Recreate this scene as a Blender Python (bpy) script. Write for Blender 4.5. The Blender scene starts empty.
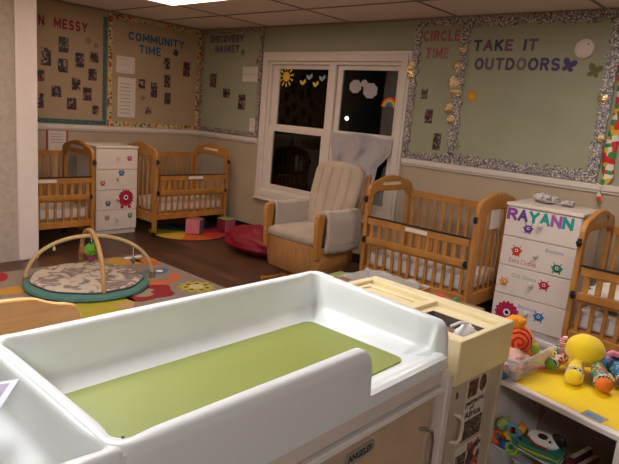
import bpy, bmesh, math, random
from mathutils import Matrix, Vector, noise
random.seed(7)
PI=math.pi
COL=bpy.context.scene.collection
XW,YF,HC=4.8,6.4,2.455

# ---------------------------------------------------------------- materials
def lin(c):
    if isinstance(c,str):
        c=c.lstrip('#'); c=[int(c[i:i+2],16)/255 for i in (0,2,4)]
    return tuple((x/12.92 if x<=.04045 else ((x+.055)/1.055)**2.4) for x in c)+(1,)
def newmat(name):
    m=bpy.data.materials.new(name); m.use_nodes=True
    nt=m.node_tree; return m,nt,nt.nodes['Principled BSDF']
def N(nt,t,**k):
    n=nt.nodes.new(t)
    for a,b in k.items(): setattr(n,a,b)
    return n
def ramp(nt,stops,interp='LINEAR'):
    r=N(nt,'ShaderNodeValToRGB'); cr=r.color_ramp; cr.interpolation=interp
    while len(cr.elements)<len(stops): cr.elements.new(.5)
    for e,(p,c) in zip(cr.elements,stops): e.position=p; e.color=lin(c)
    return r
def mat(name,color,rough=.6,metal=0,var=.08,scale=12,bump=0,bscale=60,spec=.5,emit=None,coat=0,trans=0,sheen=0):
    m,nt,b=newmat(name)
    c=lin(color)
    if var>0:
        tc=N(nt,'ShaderNodeTexCoord'); nz=N(nt,'ShaderNodeTexNoise'); nz.inputs['Scale'].default_value=scale
        nt.links.new(tc.outputs['Object'],nz.inputs['Vector'])
        r=N(nt,'ShaderNodeValToRGB'); r.color_ramp.elements[0].position=.3; r.color_ramp.elements[1].position=.7
        r.color_ramp.elements[0].color=tuple(x*(1-var) for x in c[:3])+(1,)
        r.color_ramp.elements[1].color=tuple(min(1,x*(1+var)) for x in c[:3])+(1,)
        nt.links.new(nz.outputs['Fac'],r.inputs['Fac']); nt.links.new(r.outputs['Color'],b.inputs['Base Color'])
    else: b.inputs['Base Color'].default_value=c
    b.inputs['Roughness'].default_value=rough; b.inputs['Metallic'].default_value=metal
    b.inputs['Specular IOR Level'].default_value=spec; b.inputs['Coat Weight'].default_value=coat
    b.inputs['Sheen Weight'].default_value=sheen
    if trans: b.inputs['Transmission Weight'].default_value=trans
    if bump:
        tc=N(nt,'ShaderNodeTexCoord'); nz=N(nt,'ShaderNodeTexNoise'); nz.inputs['Scale'].default_value=bscale; nz.inputs['Detail'].default_value=4
        bp=N(nt,'ShaderNodeBump'); bp.inputs['Strength'].default_value=bump; bp.inputs['Distance'].default_value=.01
        nt.links.new(tc.outputs['Object'],nz.inputs['Vector']); nt.links.new(nz.outputs['Fac'],bp.inputs['Height']); nt.links.new(bp.outputs['Normal'],b.inputs['Normal'])
    if emit:
        b.inputs['Emission Color'].default_value=lin(emit[0]); b.inputs['Emission Strength'].default_value=emit[1]
    return m
def wood(name,c1,c2,rough=.42,scale=(3,30,3),coat=.2):
    m,nt,b=newmat(name)
    tc=N(nt,'ShaderNodeTexCoord'); mp=N(nt,'ShaderNodeMapping'); mp.inputs['Scale'].default_value=scale
    nz=N(nt,'ShaderNodeTexNoise'); nz.inputs['Scale'].default_value=2.2; nz.inputs['Detail'].default_value=5; nz.inputs['Distortion'].default_value=.6
    r=ramp(nt,[(.3,c1),(.7,c2)])
    nt.links.new(tc.outputs['Object'],mp.inputs['Vector']); nt.links.new(mp.outputs['Vector'],nz.inputs['Vector'])
    nt.links.new(nz.outputs['Fac'],r.inputs['Fac']); nt.links.new(r.outputs['Color'],b.inputs['Base Color'])
    b.inputs['Roughness'].default_value=rough; b.inputs['Coat Weight'].default_value=coat
    return m
def cells(name,cols,scale=40,rough=.6,metal=0,bump=0,dots=False,rnd=1.0,vary=False):
    m,nt,b=newmat(name)
    tc=N(nt,'ShaderNodeTexCoord'); v=N(nt,'ShaderNodeTexVoronoi'); v.inputs['Scale'].default_value=scale; v.inputs['Randomness'].default_value=rnd
    sp=N(nt,'ShaderNodeSeparateColor'); n=len(cols)
    r=ramp(nt,[(i/n,c) for i,c in enumerate(cols)],'CONSTANT')
    if vary:
        oi=N(nt,'ShaderNodeObjectInfo'); va=N(nt,'ShaderNodeVectorMath',operation='MULTIPLY_ADD'); va.inputs[1].default_value=(40,40,40)
        nt.links.new(oi.outputs['Random'],va.inputs[0]); nt.links.new(tc.outputs['Object'],va.inputs[2]); nt.links.new(va.outputs[0],v.inputs['Vector'])
    else: nt.links.new(tc.outputs['Object'],v.inputs['Vector'])
    nt.links.new(v.outputs['Color'],sp.inputs['Color'])
    nt.links.new(sp.outputs['Red'],r.inputs['Fac']); nt.links.new(r.outputs['Color'],b.inputs['Base Color'])
    if dots:
        lt=N(nt,'ShaderNodeMath',operation='LESS_THAN'); lt.inputs[1].default_value=dots
        mx=N(nt,'ShaderNodeMix',data_type='RGBA'); mx.inputs[6].default_value=lin(cols[0])
        nt.links.new(v.outputs['Distance'],lt.inputs[0]); nt.links.new(lt.outputs[0],mx.inputs[0])
        nt.links.new(r.outputs['Color'],mx.inputs[7]); nt.links.new(mx.outputs[2],b.inputs['Base Color'])
    b.inputs['Roughness'].default_value=rough; b.inputs['Metallic'].default_value=metal
    if bump:
        bp=N(nt,'ShaderNodeBump'); bp.inputs['Strength'].default_value=bump; bp.inputs['Distance'].default_value=.02
        nt.links.new(v.outputs['Color'],bp.inputs['Height']); nt.links.new(bp.outputs['Normal'],b.inputs['Normal'])
    return m
def stripes(name,c1,c2,scale,axis='X',rough=.8,pos=.5):
    m,nt,b=newmat(name)
    tc=N(nt,'ShaderNodeTexCoord'); w=N(nt,'ShaderNodeTexWave',bands_direction=axis); w.inputs['Scale'].default_value=scale
    r=ramp(nt,[(0,c1),(pos,c2)],'CONSTANT')
    nt.links.new(tc.outputs['Object'],w.inputs['Vector']); nt.links.new(w.outputs['Fac'],r.inputs['Fac']); nt.links.new(r.outputs['Color'],b.inputs['Base Color'])
    b.inputs['Roughness'].default_value=rough
    return m
def clear(name,tint=(1,1,1),rough=.05,alpha=.15):
    m,nt,b=newmat(name)
    out=nt.nodes['Material Output']; tr=N(nt,'ShaderNodeBsdfTransparent'); tr.inputs[0].default_value=(*tint,1)
    mx=N(nt,'ShaderNodeMixShader'); mx.inputs[0].default_value=alpha
    b.inputs['Base Color'].default_value=(.9,.9,.9,1); b.inputs['Roughness'].default_value=rough
    nt.links.new(tr.outputs[0],mx.inputs[1]); nt.links.new(b.outputs[0],mx.inputs[2]); nt.links.new(mx.outputs[0],out.inputs['Surface'])
    return m
def glassmat(name):
    m,nt,b=newmat(name)
    out=nt.nodes['Material Output']; tr=N(nt,'ShaderNodeBsdfTransparent'); tr.inputs[0].default_value=(.8,.84,.86,1)
    gl=N(nt,'ShaderNodeBsdfGlossy'); gl.inputs['Roughness'].default_value=.02
    fr=N(nt,'ShaderNodeFresnel'); fr.inputs['IOR'].default_value=1.55
    mx=N(nt,'ShaderNodeMixShader'); nt.links.new(fr.outputs[0],mx.inputs[0])
    nt.links.new(tr.outputs[0],mx.inputs[1]); nt.links.new(gl.outputs[0],mx.inputs[2]); nt.links.new(mx.outputs[0],out.inputs['Surface'])
    return m

M={}
M['oak']=wood('honey oak','#a56c2e','#c48840')
M['oakdark']=wood('oak rocker','#a06c3c','#bd8850',scale=(20,3,3))
M['panelwood']=wood('panel wood','#d8a05e','#e6b678',scale=(2,2,26),rough=.35)
M['white']=mat('white painted wood','#e4d8cc',.45,var=.03)
M['trim']=mat('white trim paint','#ded3c8',.45,var=.03)
M['tray']=mat('glossy white plastic','#e4e6e0',.38,var=.015,scale=5,bump=.03,bscale=25,coat=.1)
M['dark2']=mat('bin lining','#5a4c40',.7,var=0)
M['cream']=mat('cream plastic','#e8d6a6',.4,var=.03)
M['mat']=mat('green vinyl','#898f40',.5,var=.05,scale=3,bump=.08,bscale=14)
M['lam']=mat('pale laminate','#d9c9bb',.5,var=.03)
M['door']=mat('tan laminate','#c2a483',.5,var=.08,scale=9)
M['black']=mat('black plastic','#141312',.5,var=0)
M['dark']=mat('dark hollow','#2a2522',.8,var=0)
M['steel']=mat('brushed steel','#b9b2a8',.3,metal=1,var=0)
M['greenwall']=mat('sage green paint','#9fa18a',.7,var=.03,scale=3)
M['beigewall']=mat('beige lower wall','#b7a58b',.65,var=.04,scale=4,bump=.02)
M['beige']=mat('tan paper board','#ad9678',.8,var=.04,scale=3)
M['greenboard']=mat('sage board','#9fa086',.75,var=.04,scale=3)
M['teal']=cells('teal border print',['#34585a','#46686a','#3a5058','#4f7270'],90)
M['floral']=cells('flower border print',['#c9b88e','#b8332e','#c9a24a','#c9b88e','#4c6a3a','#c9b88e'],42)
M['fruit']=cells('fruit border print',['#e8e0cc','#d42a30','#e0b030','#2f8f45','#d42a30'],24,rnd=.6)
M['foil']=cells('silver foil',['#8a8486','#b0a8a4','#5d5860','#9c9490','#dcd2c4','#7c7680'],95,rough=.45,metal=.35,bump=.35)
M['ceiltile']=mat('ceiling tile','#e6d6ca',.9,var=.04,scale=40,bump=.1,bscale=120)
M['tbar']=mat('ceiling grid bar','#8d7f74',.6,var=0)
M['fabric']=mat('beige velour','#b4a08a',.95,var=.07,scale=7,bump=.15,bscale=120,sheen=.3)
M['fabric2']=mat('pale arm fabric','#b3a697',.95,var=.07,scale=7,bump=.15,bscale=120,sheen=.3)
M['sheet']=mat('white crib sheet','#dcd5cf',.85,var=.03,bump=.1,bscale=10)
M['red']=mat('red vinyl','#850c24',.5,var=.15,scale=5,bump=.3,bscale=6)
M['swaddle']=mat('grey blanket','#b9b2b2',.9,var=.06,scale=14,bump=.2,bscale=60)
M['paper']=mat('white paper','#d9cfc4',.8,var=.02)
M['label']=mat('white safety label','#e6dccd',.6,var=.03)
M['clear']=clear('clear acrylic',(.97,.96,.94),.06,.10)
M['clearbox']=clear('clear plastic box',(.93,.92,.92),.12,.28)
M['glass']=glassmat('window glass')
M['diff']=mat('lamp diffuser','#ffffff',.6,var=0,emit=('#ffe0c8',11.0))
M['diff2']=mat('added fill diffuser','#ffffff',.6,var=0,emit=('#fff0e6',15.0))
M['diff3']=mat('lamp diffuser above tray','#ffffff',.6,var=0,emit=('#f6f7ff',33.0))
def col(c,rough=.7,**k):
    key=('c',c,rough)
    if key not in M: M[key]=mat('colour '+c,c,rough,var=k.get('var',.05),bump=k.get('bump',0),metal=k.get('metal',0))
    return M[key]

# floor planks
def floor_mat():
    m,nt,b=newmat('dark wood planks')
    tc=N(nt,'ShaderNodeTexCoord'); mp=N(nt,'ShaderNodeMapping'); mp.inputs['Rotation'].default_value=(0,0,PI/2)
    br=N(nt,'ShaderNodeTexBrick'); br.offset=.37; br.inputs['Scale'].default_value=1
    br.inputs['Brick Width'].default_value=1.2; br.inputs['Row Height'].default_value=.14; br.inputs['Mortar Size'].default_value=.002
    br.inputs['Color1'].default_value=lin('#6e4c36'); br.inputs['Color2'].default_value=lin('#432c1e'); br.inputs['Mortar'].default_value=lin('#20140e')
    nz=N(nt,'ShaderNodeTexNoise'); nz.inputs['Scale'].default_value=3; nz.inputs['Detail'].default_value=6
    mp2=N(nt,'ShaderNodeMapping'); mp2.inputs['Scale'].default_value=(14,1,1)
    mx=N(nt,'ShaderNodeMix',data_type='RGBA',blend_type='MULTIPLY'); mx.inputs[0].default_value=.7
    r=ramp(nt,[(.3,'#8a8a8a'),(.7,'#ffffff')])
    nt.links.new(tc.outputs['Object'],mp.inputs['Vector']); nt.links.new(mp.outputs['Vector'],br.inputs['Vector'])
    nt.links.new(tc.outputs['Object'],mp2.inputs['Vector']); nt.links.new(mp2.outputs['Vector'],nz.inputs['Vector'])
    nt.links.new(nz.outputs['Fac'],r.inputs['Fac']); nt.links.new(br.outputs['Color'],mx.inputs[6]); nt.links.new(r.outputs['Color'],mx.inputs[7])
    nt.links.new(mx.outputs[2],b.inputs['Base Color']); b.inputs['Roughness'].default_value=.38
    return m

# ---------------------------------------------------------------- mesh builder
class MB:
    def __init__(s): s.bm=bmesh.new()
    def _fin(s,faces,mi):
        for f in faces: f.material_index=mi
    def box(s,x0,y0,z0,x1,y1,z1,mi=0,M_=None):
        c=Matrix.Translation(((x0+x1)/2,(y0+y1)/2,(z0+z1)/2))@Matrix.Diagonal((x1-x0,y1-y0,z1-z0,1))
        if M_ is not None: c=M_@c
        r=bmesh.ops.create_cube(s.bm,size=1,matrix=c)
        s._fin({f for v in r['verts'] for f in v.link_faces},mi); return s
    def sph(s,c,r,mi=0,nu=20,nv=12,M_=None,jit=0,seed=0,fr=4):
        if not hasattr(r,'__len__'): r=(r,r,r)
        m=Matrix.Translation(c)@(M_ if M_ is not None else Matrix())@Matrix.Diagonal((*r,1))
        q=bmesh.ops.create_uvsphere(s.bm,u_segments=nu,v_segments=nv,radius=1,matrix=Matrix())
        for v in q['verts']:
            if jit: v.co*=1+jit*noise.noise(v.co*fr*.5+Vector((seed*3.1,seed*1.7,0)))
            v.co=m@v.co
        s._fin({f for v in q['verts'] for f in v.link_faces},mi); return s
    def tube(s,pts,r,n=10,mi=0,closed=False,caps=True,flat=1.0):
        pts=[Vector(p) for p in pts]; L=len(pts); rr=r if hasattr(r,'__len__') else [r]*L
        rings=[]; up=None
        for i,p in enumerate(pts):
            a=pts[(i-1)%L] if (i>0 or closed) else p; b=pts[(i+1)%L] if (i<L-1 or closed) else p
            t=(b-a).normalized()
            if up is None:
                up=Vector((0,0,1)) if abs(t.z)<.9 else Vector((1,0,0))
            x=t.cross(up).normalized(); y=x.cross(t).normalized(); up=y
            rings.append([s.bm.verts.new(p+(x*math.cos(2*PI*k/n)+y*math.sin(2*PI*k/n)*flat)*rr[i]) for k in range(n)])
        fs=[]
        for i in range(L if closed else L-1):
            A=rings[i];B=rings[(i+1)%L]
            for k in range(n): fs.append(s.bm.faces.new((A[k],A[(k+1)%n],B[(k+1)%n],B[k])))
        if caps and not closed: fs+= [s.bm.faces.new(rings[0][::-1]),s.bm.faces.new(rings[-1])]
        s._fin(fs,mi); return s
    def cyl(s,a,b,r0,r1=None,n=16,mi=0): return s.tube([a,b],[r0,r0 if r1 is None else r1],n,mi)
    def loft(s,rings,mi=0,close_bottom=False,close_top=False,wrap=True):
        R=[[s.bm.verts.new(p) for p in ring] for ring in rings]; fs=[]
        n=len(R[0])
        for A,B in zip(R,R[1:]):
            for k in range(n if wrap else n-1): fs.append(s.bm.faces.new((A[k],A[(k+1)%n],B[(k+1)%n],B[k])))
        if close_bottom: fs.append(s.bm.faces.new(R[0][::-1]))
        if close_top: fs.append(s.bm.faces.new(R[-1]))
        s._fin(fs,mi); return s
    def grid(s,fn,nu,nv,mi=0):
        V=[[s.bm.verts.new(fn(i/nu,j/nv)) for i in range(nu+1)] for j in range(nv+1)]
        s._fin([s.bm.faces.new((V[j][i],V[j][i+1],V[j+1][i+1],V[j+1][i])) for j in range(nv) for i in range(nu)],mi); return s
    def shape(s,outer,holes=(),d0=0,d1=.01,plane='xz',mi=0,M_=None):
        """2D outline with holes, extruded from d0 to d1 along the plane's normal"""
        b=bmesh.new(); ed=[]
        for poly in [outer]+list(holes):
            vs=[b.verts.new((u,v,0)) for u,v in poly]
            for i in range(len(vs)): ed.append(b.edges.new((vs[i],vs[(i+1)%len(vs)])))
        bmesh.ops.triangle_fill(b,use_beauty=True,edges=ed)
        g=bmesh.ops.extrude_face_region(b,geom=list(b.faces))
        for e in g['geom']:
            if isinstance(e,bmesh.types.BMVert): e.co.z=1
        for v in b.verts:
            u,w,d=v.co; d=d0+(d1-d0)*d
            v.co={'xz':(u,d,w),'yz':(d,u,w),'xy':(u,w,d)}[plane]
        bmesh.ops.recalc_face_normals(b,faces=b.faces)
        me=bpy.data.meshes.new('t'); b.to_mesh(me); b.free()
        return s.me(me,M_,mi)
    def me(s,me,M_=None,mi=0):
        if M_ is not None: me.transform(M_)
        k=len(s.bm.faces); s.bm.from_mesh(me); s.bm.faces.ensure_lookup_table()
        s._fin(s.bm.faces[k:],mi); bpy.data.meshes.remove(me); return s
    def build(s,name,mats,parent=None,bevel=0,ang=38,seg=2,recalc=True,solid=0,sub=0):
        if recalc: bmesh.ops.recalc_face_normals(s.bm,faces=s.bm.faces)
        me=bpy.data.meshes.new(name); s.bm.to_mesh(me); s.bm.free()
        if not isinstance(mats,(list,tuple)): mats=[mats]
        for m in mats: me.materials.append(M[m] if isinstance(m,str) and m in M else (col(m) if isinstance(m,str) else m))
        me.polygons.foreach_set('use_smooth',[True]*len(me.polygons)); me.set_sharp_from_angle(angle=math.radians(ang))
        o=bpy.data.objects.new(name,me); COL.objects.link(o); o.parent=parent
        if solid: q=o.modifiers.new('Solid','SOLIDIFY'); q.thickness=solid; q.offset=0
        if sub: q=o.modifiers.new('Sub','SUBSURF'); q.levels=q.render_levels=sub
        if bevel: q=o.modifiers.new('Bevel','BEVEL'); q.width=bevel; q.segments=seg; q.limit_method='ANGLE'; q.angle_limit=math.radians(40)
        return o
def tag(o,label,cat,group=None,kind=None):
    o['label']=label; o['category']=cat
    if group: o['group']=group
    if kind: o['kind']=kind
    return o
def thing(name,label,cat,loc,rz=0,group=None):
    o=bpy.data.objects.new(name,None); COL.objects.link(o); o.empty_display_size=.05
    o.location=loc; o.rotation_euler=(0,0,rz); return tag(o,label,cat,group)
def struct(o): o['kind']='structure'; return o
def place(o,loc,rz=0,rot=None):
    o.location=loc; o.rotation_euler=rot if rot else (0,0,rz); return o
WR=-PI/2      # rotation that makes local +x run along the window wall (towards -y) and local -y face the room
def text_mesh(s,h,depth=.003,bold=.0):
    cu=bpy.data.curves.new('t','FONT'); cu.body=s; cu.size=1; cu.extrude=0; cu.offset=bold; cu.resolution_u=3
    o=bpy.data.objects.new('t',cu); COL.objects.link(o)
    me=bpy.data.meshes.new_from_object(o.evaluated_get(bpy.context.evaluated_depsgraph_get()))
    bpy.data.objects.remove(o); bpy.data.curves.remove(cu)
    b=bmesh.new(); b.from_mesh(me); g=bmesh.ops.extrude_face_region(b,geom=list(b.faces))
    k=h/.69
    top=[e for e in g['geom'] if isinstance(e,bmesh.types.BMVert)]
    for v in b.verts: v.co.z=0
    for v in top: v.co.z=1
    xs=[v.co.x for v in b.verts]; x0=min(xs)
    for v in b.verts: v.co=Vector(((v.co.x-x0)*k,-v.co.z*depth,v.co.y*k))   # stands in xz, thickness towards -y
    bmesh.ops.recalc_face_normals(b,faces=b.faces)
    b.to_mesh(me); b.free(); w=max(v.co.x for v in me.vertices)
    return me,w
def arcp(cx,cy,rx,ry,a0,a1,n=12): return [(cx+rx*math.cos(math.radians(a0+(a1-a0)*k/n)),cy+ry*math.sin(math.radians(a0+(a1-a0)*k/n))) for k in range(n+1)]
GL={'I':(.0,[[(0,0),(0,1)]]),'N':(.62,[[(0,0),(0,1)],[(0,1),(.62,0)],[(.62,0),(.62,1)]]),'M':(.8,[[(0,0),(0,1)],[(0,1),(.4,.25)],[(.4,.25),(.8,1)],[(.8,1),(.8,0)]]),
'E':(.5,[[(0,0),(0,1)],[(0,1),(.5,1)],[(0,.5),(.42,.5)],[(0,0),(.5,0)]]),'S':(.55,[arcp(.28,.75,.26,.25,40,270,12)+arcp(.28,.25,.27,.25,90,-140,12)]),'Y':(.64,[[(0,1),(.32,.48)],[(.64,1),(.32,.48)],[(.32,.48),(.32,0)]]),
'C':(.62,[arcp(.34,.5,.34,.5,50,310,18)]),'O':(.7,[arcp(.35,.5,.35,.5,0,360,24)]),'U':(.6,[[(0,1),(0,.3)]+arcp(.3,.3,.3,.3,180,360,12)+[(.6,.3),(.6,1)]]),
'T':(.62,[[(0,1),(.62,1)],[(.31,1),(.31,0)]]),'D':(.62,[[(0,0),(0,1),(.25,1)]+arcp(.25,.5,.37,.5,90,-90,14)+[(.25,0),(0,0)]]),'V':(.66,[[(0,1),(.33,0)],[(.33,0),(.66,1)]]),
'R':(.56,[[(0,0),(0,1),(.28,1)]+arcp(.28,.75,.26,.25,90,-90,10)+[(0,.5)],[(.28,.5),(.56,0)]]),'B':(.56,[[(0,0),(0,1),(.28,1)]+arcp(.28,.76,.24,.24,90,-90,10)+[(0,.52)],[(.28,.52)]+arcp(.28,.26,.28,.26,90,-90,10)+[(0,0)]]),
'A':(.68,[[(0,0),(.34,1)],[(.34,1),(.68,0)],[(.14,.36),(.54,.36)]]),'K':(.58,[[(0,0),(0,1)],[(0,.42),(.56,1)],[(.2,.58),(.58,0)]]),'L':(.48,[[(0,1),(0,0),(.48,0)]])}
def glyph(c,h,depth,wt=.2):
    """block letter from thick strokes; stands in xz, thickness towards -y"""
    w0,st=GL[c]; b=MB(); t=wt*h/2
    for q,poly in enumerate(st):
        P=[Vector((x*h+t,z*(h-2*t)+t)) for x,z in poly]
        for i in range(len(P)-1):
            d=P[i+1]-P[i]
            if d.length<1e-6: continue
            n=Vector((-d.y,d.x)).normalized()*t; e=d.normalized()*t*.8
            b.shape([tuple(P[i]-n-e),tuple(P[i+1]-n+e),tuple(P[i+1]+n+e),tuple(P[i]+n-e)],d0=-depth-.00002*(i+7*q),d1=0)
    me=bpy.data.meshes.new('g'); b.bm.to_mesh(me); b.bm.free(); return me,w0*h+2*t
def word(wall,a0,a1,z,h,chars,mats,what,grp,wt=.21,off=.0126,jz=.0):
    """cut-out letters, one object each, spread between wall coordinates a0 and a1"""
    L=[(c,)+glyph(c,h,.004,wt) for c in chars if c!=' ']
    total=sum(l[2] for l in L); ns=sum(1 for c in chars if c==' ')
    span=abs(a1-a0); gap0=h*.17
    k=(span-gap0*(len(L)-1)-ns*h*.8)/total
    x=0; it=iter(L); i=0
    ordn=['first','second','third','fourth','fifth','sixth','seventh','eighth','ninth']
    for c in chars:
        if c==' ': x+=h*.8; continue
        _,me,w=next(it); me.transform(Matrix.Diagonal((k,1,1,1)))
        b=MB(); b.me(me)
        o=b.build('cutout_letter',mats[i%len(mats)])
        dz=random.uniform(-jz,jz)
        if wall=='M': place(o,(a0+x,YF-off,z+dz))
        else: place(o,(XW-off,a0-x,z+dz),WR)
        tag(o,f'{what[0]} cut-out letter {c}, {ordn[i]} letter of {what[1]}','letter',grp)
        x+=w*k+gap0; i+=1

# ---------------------------------------------------------------- room shell
b=MB(); b.box(-2.5,-3,-.1,XW+.12,YF+.12,0); struct(b.build('floor',floor_mat()))
b=MB(); b.box(-2.5,-3,HC,XW+.12,YF+.12,HC+.1); struct(b.build('ceiling','ceiltile'))
def strip_wall(name,rail=1.13):
    return
# far wall (carries the message boards)
b=MB(); b.box(-2.5,YF,0,XW+.12,YF+.12,1.13,0); b.box(-2.5,YF,1.13,XW+.12,YF+.12,HC,1); struct(b.build('wall_far',['beigewall','greenwall']))
WY0,WY1,WZ0,WZ1=3.22,5.11,.55,2.08      # window opening
b=MB()
b.box(XW,-3,0,XW+.12,WY0,1.13,0); b.box(XW,-3,1.13,XW+.12,WY0,HC,1)
b.box(XW,WY1,0,XW+.12,YF,1.13,0); b.box(XW,WY1,1.13,XW+.12,YF,HC,1)
b.box(XW,WY0,0,XW+.12,WY1,WZ0,0); b.box(XW,WY0,WZ1,XW+.12,WY1,HC,1)
struct(b.build('wall_right',['beigewall','greenwall']))
b=MB(); b.box(-2.62,-3,0,-2.5,YF+.12,HC); struct(b.build('wall_left','beigewall'))
b=MB(); b.box(-2.62,-3.12,0,XW+.12,-3,HC); struct(b.build('wall_near','beigewall'))
# partition end on the left
M['wallpaper']=mat('speckled wall covering','#bcae9e',.75,var=.12,scale=18,bump=.05,bscale=50)
b=MB(); b.box(-2.5,5.225,0,2.02,5.36,HC); struct(b.build('wall_partition','wallpaper'))
b=MB(); b.box(2.01,5.205,0,2.185,5.38,HC); struct(b.build('trim_4',mat('bright trim','#efe2d8',.45,var=.02),bevel=.012,seg=3))
# chair rail and baseboards
def rail(name,pts): 
    b=MB(); b.box(*pts); b.box(pts[0]+(.012 if pts[3]-pts[0]<.2 else 0),pts[1]+(.012 if pts[4]-pts[1]<.2 else 0),pts[2]-.02,pts[3],pts[4],pts[2]); struct(b.build(name,'trim',bevel=.006))
rail('trim_1',(-2.5,YF-.03,1.115,XW,YF,1.165))
rail('trim_2',(XW-.03,-3,1.115,XW,3.13,1.165)); rail('trim_3',(XW-.03,5.20,1.115,XW,YF-.03,1.165))
b=MB(); b.box(-2.5,YF-.015,0,XW,YF,.1); struct(b.build('baseboard_far','black',bevel=.004))
b=MB(); b.box(XW-.015,-3,0,XW,YF-.015,.1); struct(b.build('baseboard_right','black',bevel=.004))
# ceiling grid
b=MB()
x=4.11
while x>-2.4: b.box(x-.012,-3,HC-.006,x+.012,YF,HC); x-=.61
y=5.16
while y>-3: b.box(-2.5,y-.012,HC-.006,XW,y+.012,HC); y-=1.22
b.box(-2.5,YF-.022,HC-.02,XW,YF,HC); b.box(XW-.022,-3,HC-.02,XW,YF-.022,HC)
struct(b.build('ceiling_grid','tbar'))
def troffer(x0,y0,label,dm,on=True):
    t=thing('ceiling_light',label,'ceiling light',(x0,y0,HC-.012))
    b=MB(); b.shape([(0,0),(.586,0),(.586,1.196),(0,1.196)],[[(.03,.03),(.556,.03),(.556,1.166),(.03,1.166)]],-.012,.006,'xy'); b.build('light_frame','trim',t)
    b=MB(); b.box(.03,.03,-.006,.556,1.166,.004); b.build('diffuser',dm,t)
troffer(2.902,3.952,'glowing flat ceiling panel light cut by the top edge above the play gym','diff')
troffer(.462,1.512,'glowing flat ceiling panel light above the changing station','diff3')
troffer(.462,3.952,'added unseen ceiling panel light brightening the partition side of the room','diff')  # added panel outside the view, brightens the partition face
troffer(2.902,.292,'added unseen ceiling panel light above the toy shelf, brightening the right wall','diff2')  # added panel out of view, lifts the right wall and lettered chest
troffer(-1.368,-2.148,'glowing flat ceiling panel light behind the camera','diff3')

# ---------------------------------------------------------------- window
wf=struct(bpy.data.objects.new('window_1',None)); COL.objects.link(wf); wf.location=(XW,5.19,0)   # local x -> -y, local y -> outward
wf.rotation_euler=(0,0,WR)
# local coords: u=5.19-y ; depth d = x-4.8
def rect(u0,v0,u1,v1): return [(u0,v0),(u1,v0),(u1,v1),(u0,v1)]
b=MB(); b.shape(rect(0,.465,2.05,2.165),[rect(.10,.565,1.95,2.065)],-.025,.0,'xz'); b.shape(rect(.03,.495,2.02,2.135),[rect(.10,.565,1.95,2.065)],-.035,-.02,'xz'); b.build('window_casing','trim',wf,bevel=.006)
b=MB(); b.shape(rect(.081,.551,1.969,2.079),[rect(.13,.60,1.02,2.03),rect(1.11,.60,1.92,2.03)],.0,.10,'xz'); b.build('window_frame','trim',wf,bevel=.004)
for u0,u1 in ((.13,1.02),(1.11,1.92)):
    up=MB(); up.shape(rect(u0+.002,1.31,u1-.002,2.028),[rect(u0+.10 if u0<1 else u0+.07,1.355,u1-.045 ,1.985)],.035,.06,'xz')
    su=up.build('upper_sash','trim',wf,bevel=.004)
    lo=MB(); lo.shape(rect(u0+.002,.602,u1-.002,1.33),[rect(u0+.09 if u0<1 else u0+.07,.645,u1-.045,1.275)],.008,.034,'xz')
    sl=lo.build('lower_sash','trim',wf,bevel=.004)
    g=MB(); g.box(u0+.03,.046,1.34,u1-.03,.050,2.0); g.build('pane','glass',su)
    g=MB(); g.box(u0+.03,.020,.63,u1-.03,.024,1.30); g.build('pane','glass',sl)
b=MB(); b.box(.0,-.06,.445,2.05,0,.468); b.build('window_sill','trim',wf,bevel=.006)
# far lamp seen outside
b=MB(); b.sph((0,0,0),.05); tag(place(b.build('street_light',mat('lamp glow','#fff2dd',.5,var=0,emit=('#fff0d8',30))),(14.4,11.62,1.47)),'tiny white lamp glowing outside in the dark beyond the right pane','lamp')
b=MB(); b.cyl((14.45,11.62,-1.5),(14.45,11.62,1.6),.04); tag(b.build('light_pole','dark'),'dark thin pole carrying the tiny lamp outside the window','pole')

# window decals (things stuck on the glass; local plane xz facing the room)
def circ(cx,cz,r,n=24,a0=0,a1=2*PI): return [(cx+r*math.cos(a0+(a1-a0)*k/n),cz+r*math.sin(a0+(a1-a0)*k/n)) for k in range(n)]
def wallthing(o,y,z,off): return place(o,(XW-off,y,z),WR)
GX=-.042   # glass face behind wall plane (upper sash)
b=MB(); b.shape(circ(0,0,.055),d0=-.003,d1=0)
for k in range(11):
    a=2*PI*k/11+.2; r0,r1=.068,.115; w=.012
    d=Vector((math.cos(a),math.sin(a))); p=Vector((-d.y,d.x))
    b.shape([tuple(d*r0-p*w*.5),tuple(d*r1-p*w),tuple(d*r1+p*w),tuple(d*r0+p*w*.5)],d0=-.003,d1=0)
tag(wallthing(b.build('sun_decal','#e2bb3c'),4.85,1.90,GX),'yellow paper sun with rays in the top corner of the left pane','sun decal')
def bird(y,z,c,lab,s=1):
    b=MB(); b.shape([(0,-.035),(.045,.0),(.04,.035),(.012,.02),(0,-.005),(-.02,.018),(-.045,.02),(-.035,-.015)],d0=-.003,d1=0,M_=Matrix.Scale(s,4))
    tag(wallthing(b.build('bird_decal',c),y,z,GX),lab,'bird decal','paper birds on the left pane')
bird(4.585,1.845,'#dcbf52','yellow paper bird nearest the sun, lower left of the four')
bird(4.49,1.905,'#9fb0c4','pale blue paper bird, upper left of the four')
bird(4.39,1.83,'#dcc24c','yellow paper bird, lower right of the four',.95)
bird(4.30,1.895,'#9db2c6','pale blue paper bird nearest the window mullion')
def cloud(y,z,r,lab):
    b=MB(); pts=[]
    for k in range(48):
        a=2*PI*k/48; q=r*(1+.13*abs(math.sin(a*4)))-r*.08
        pts.append((q*math.cos(a)*1.05,q*math.sin(a)*.9))
    b.shape(pts,d0=-.003,d1=0); tag(wallthing(b.build('cloud_decal','#a9a5ac'),y,z,GX),lab,'cloud decal','paper clouds on the right pane')
cloud(3.83,1.82,.075,'grey-white paper cloud, leftmost of three on the right pane')
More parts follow.
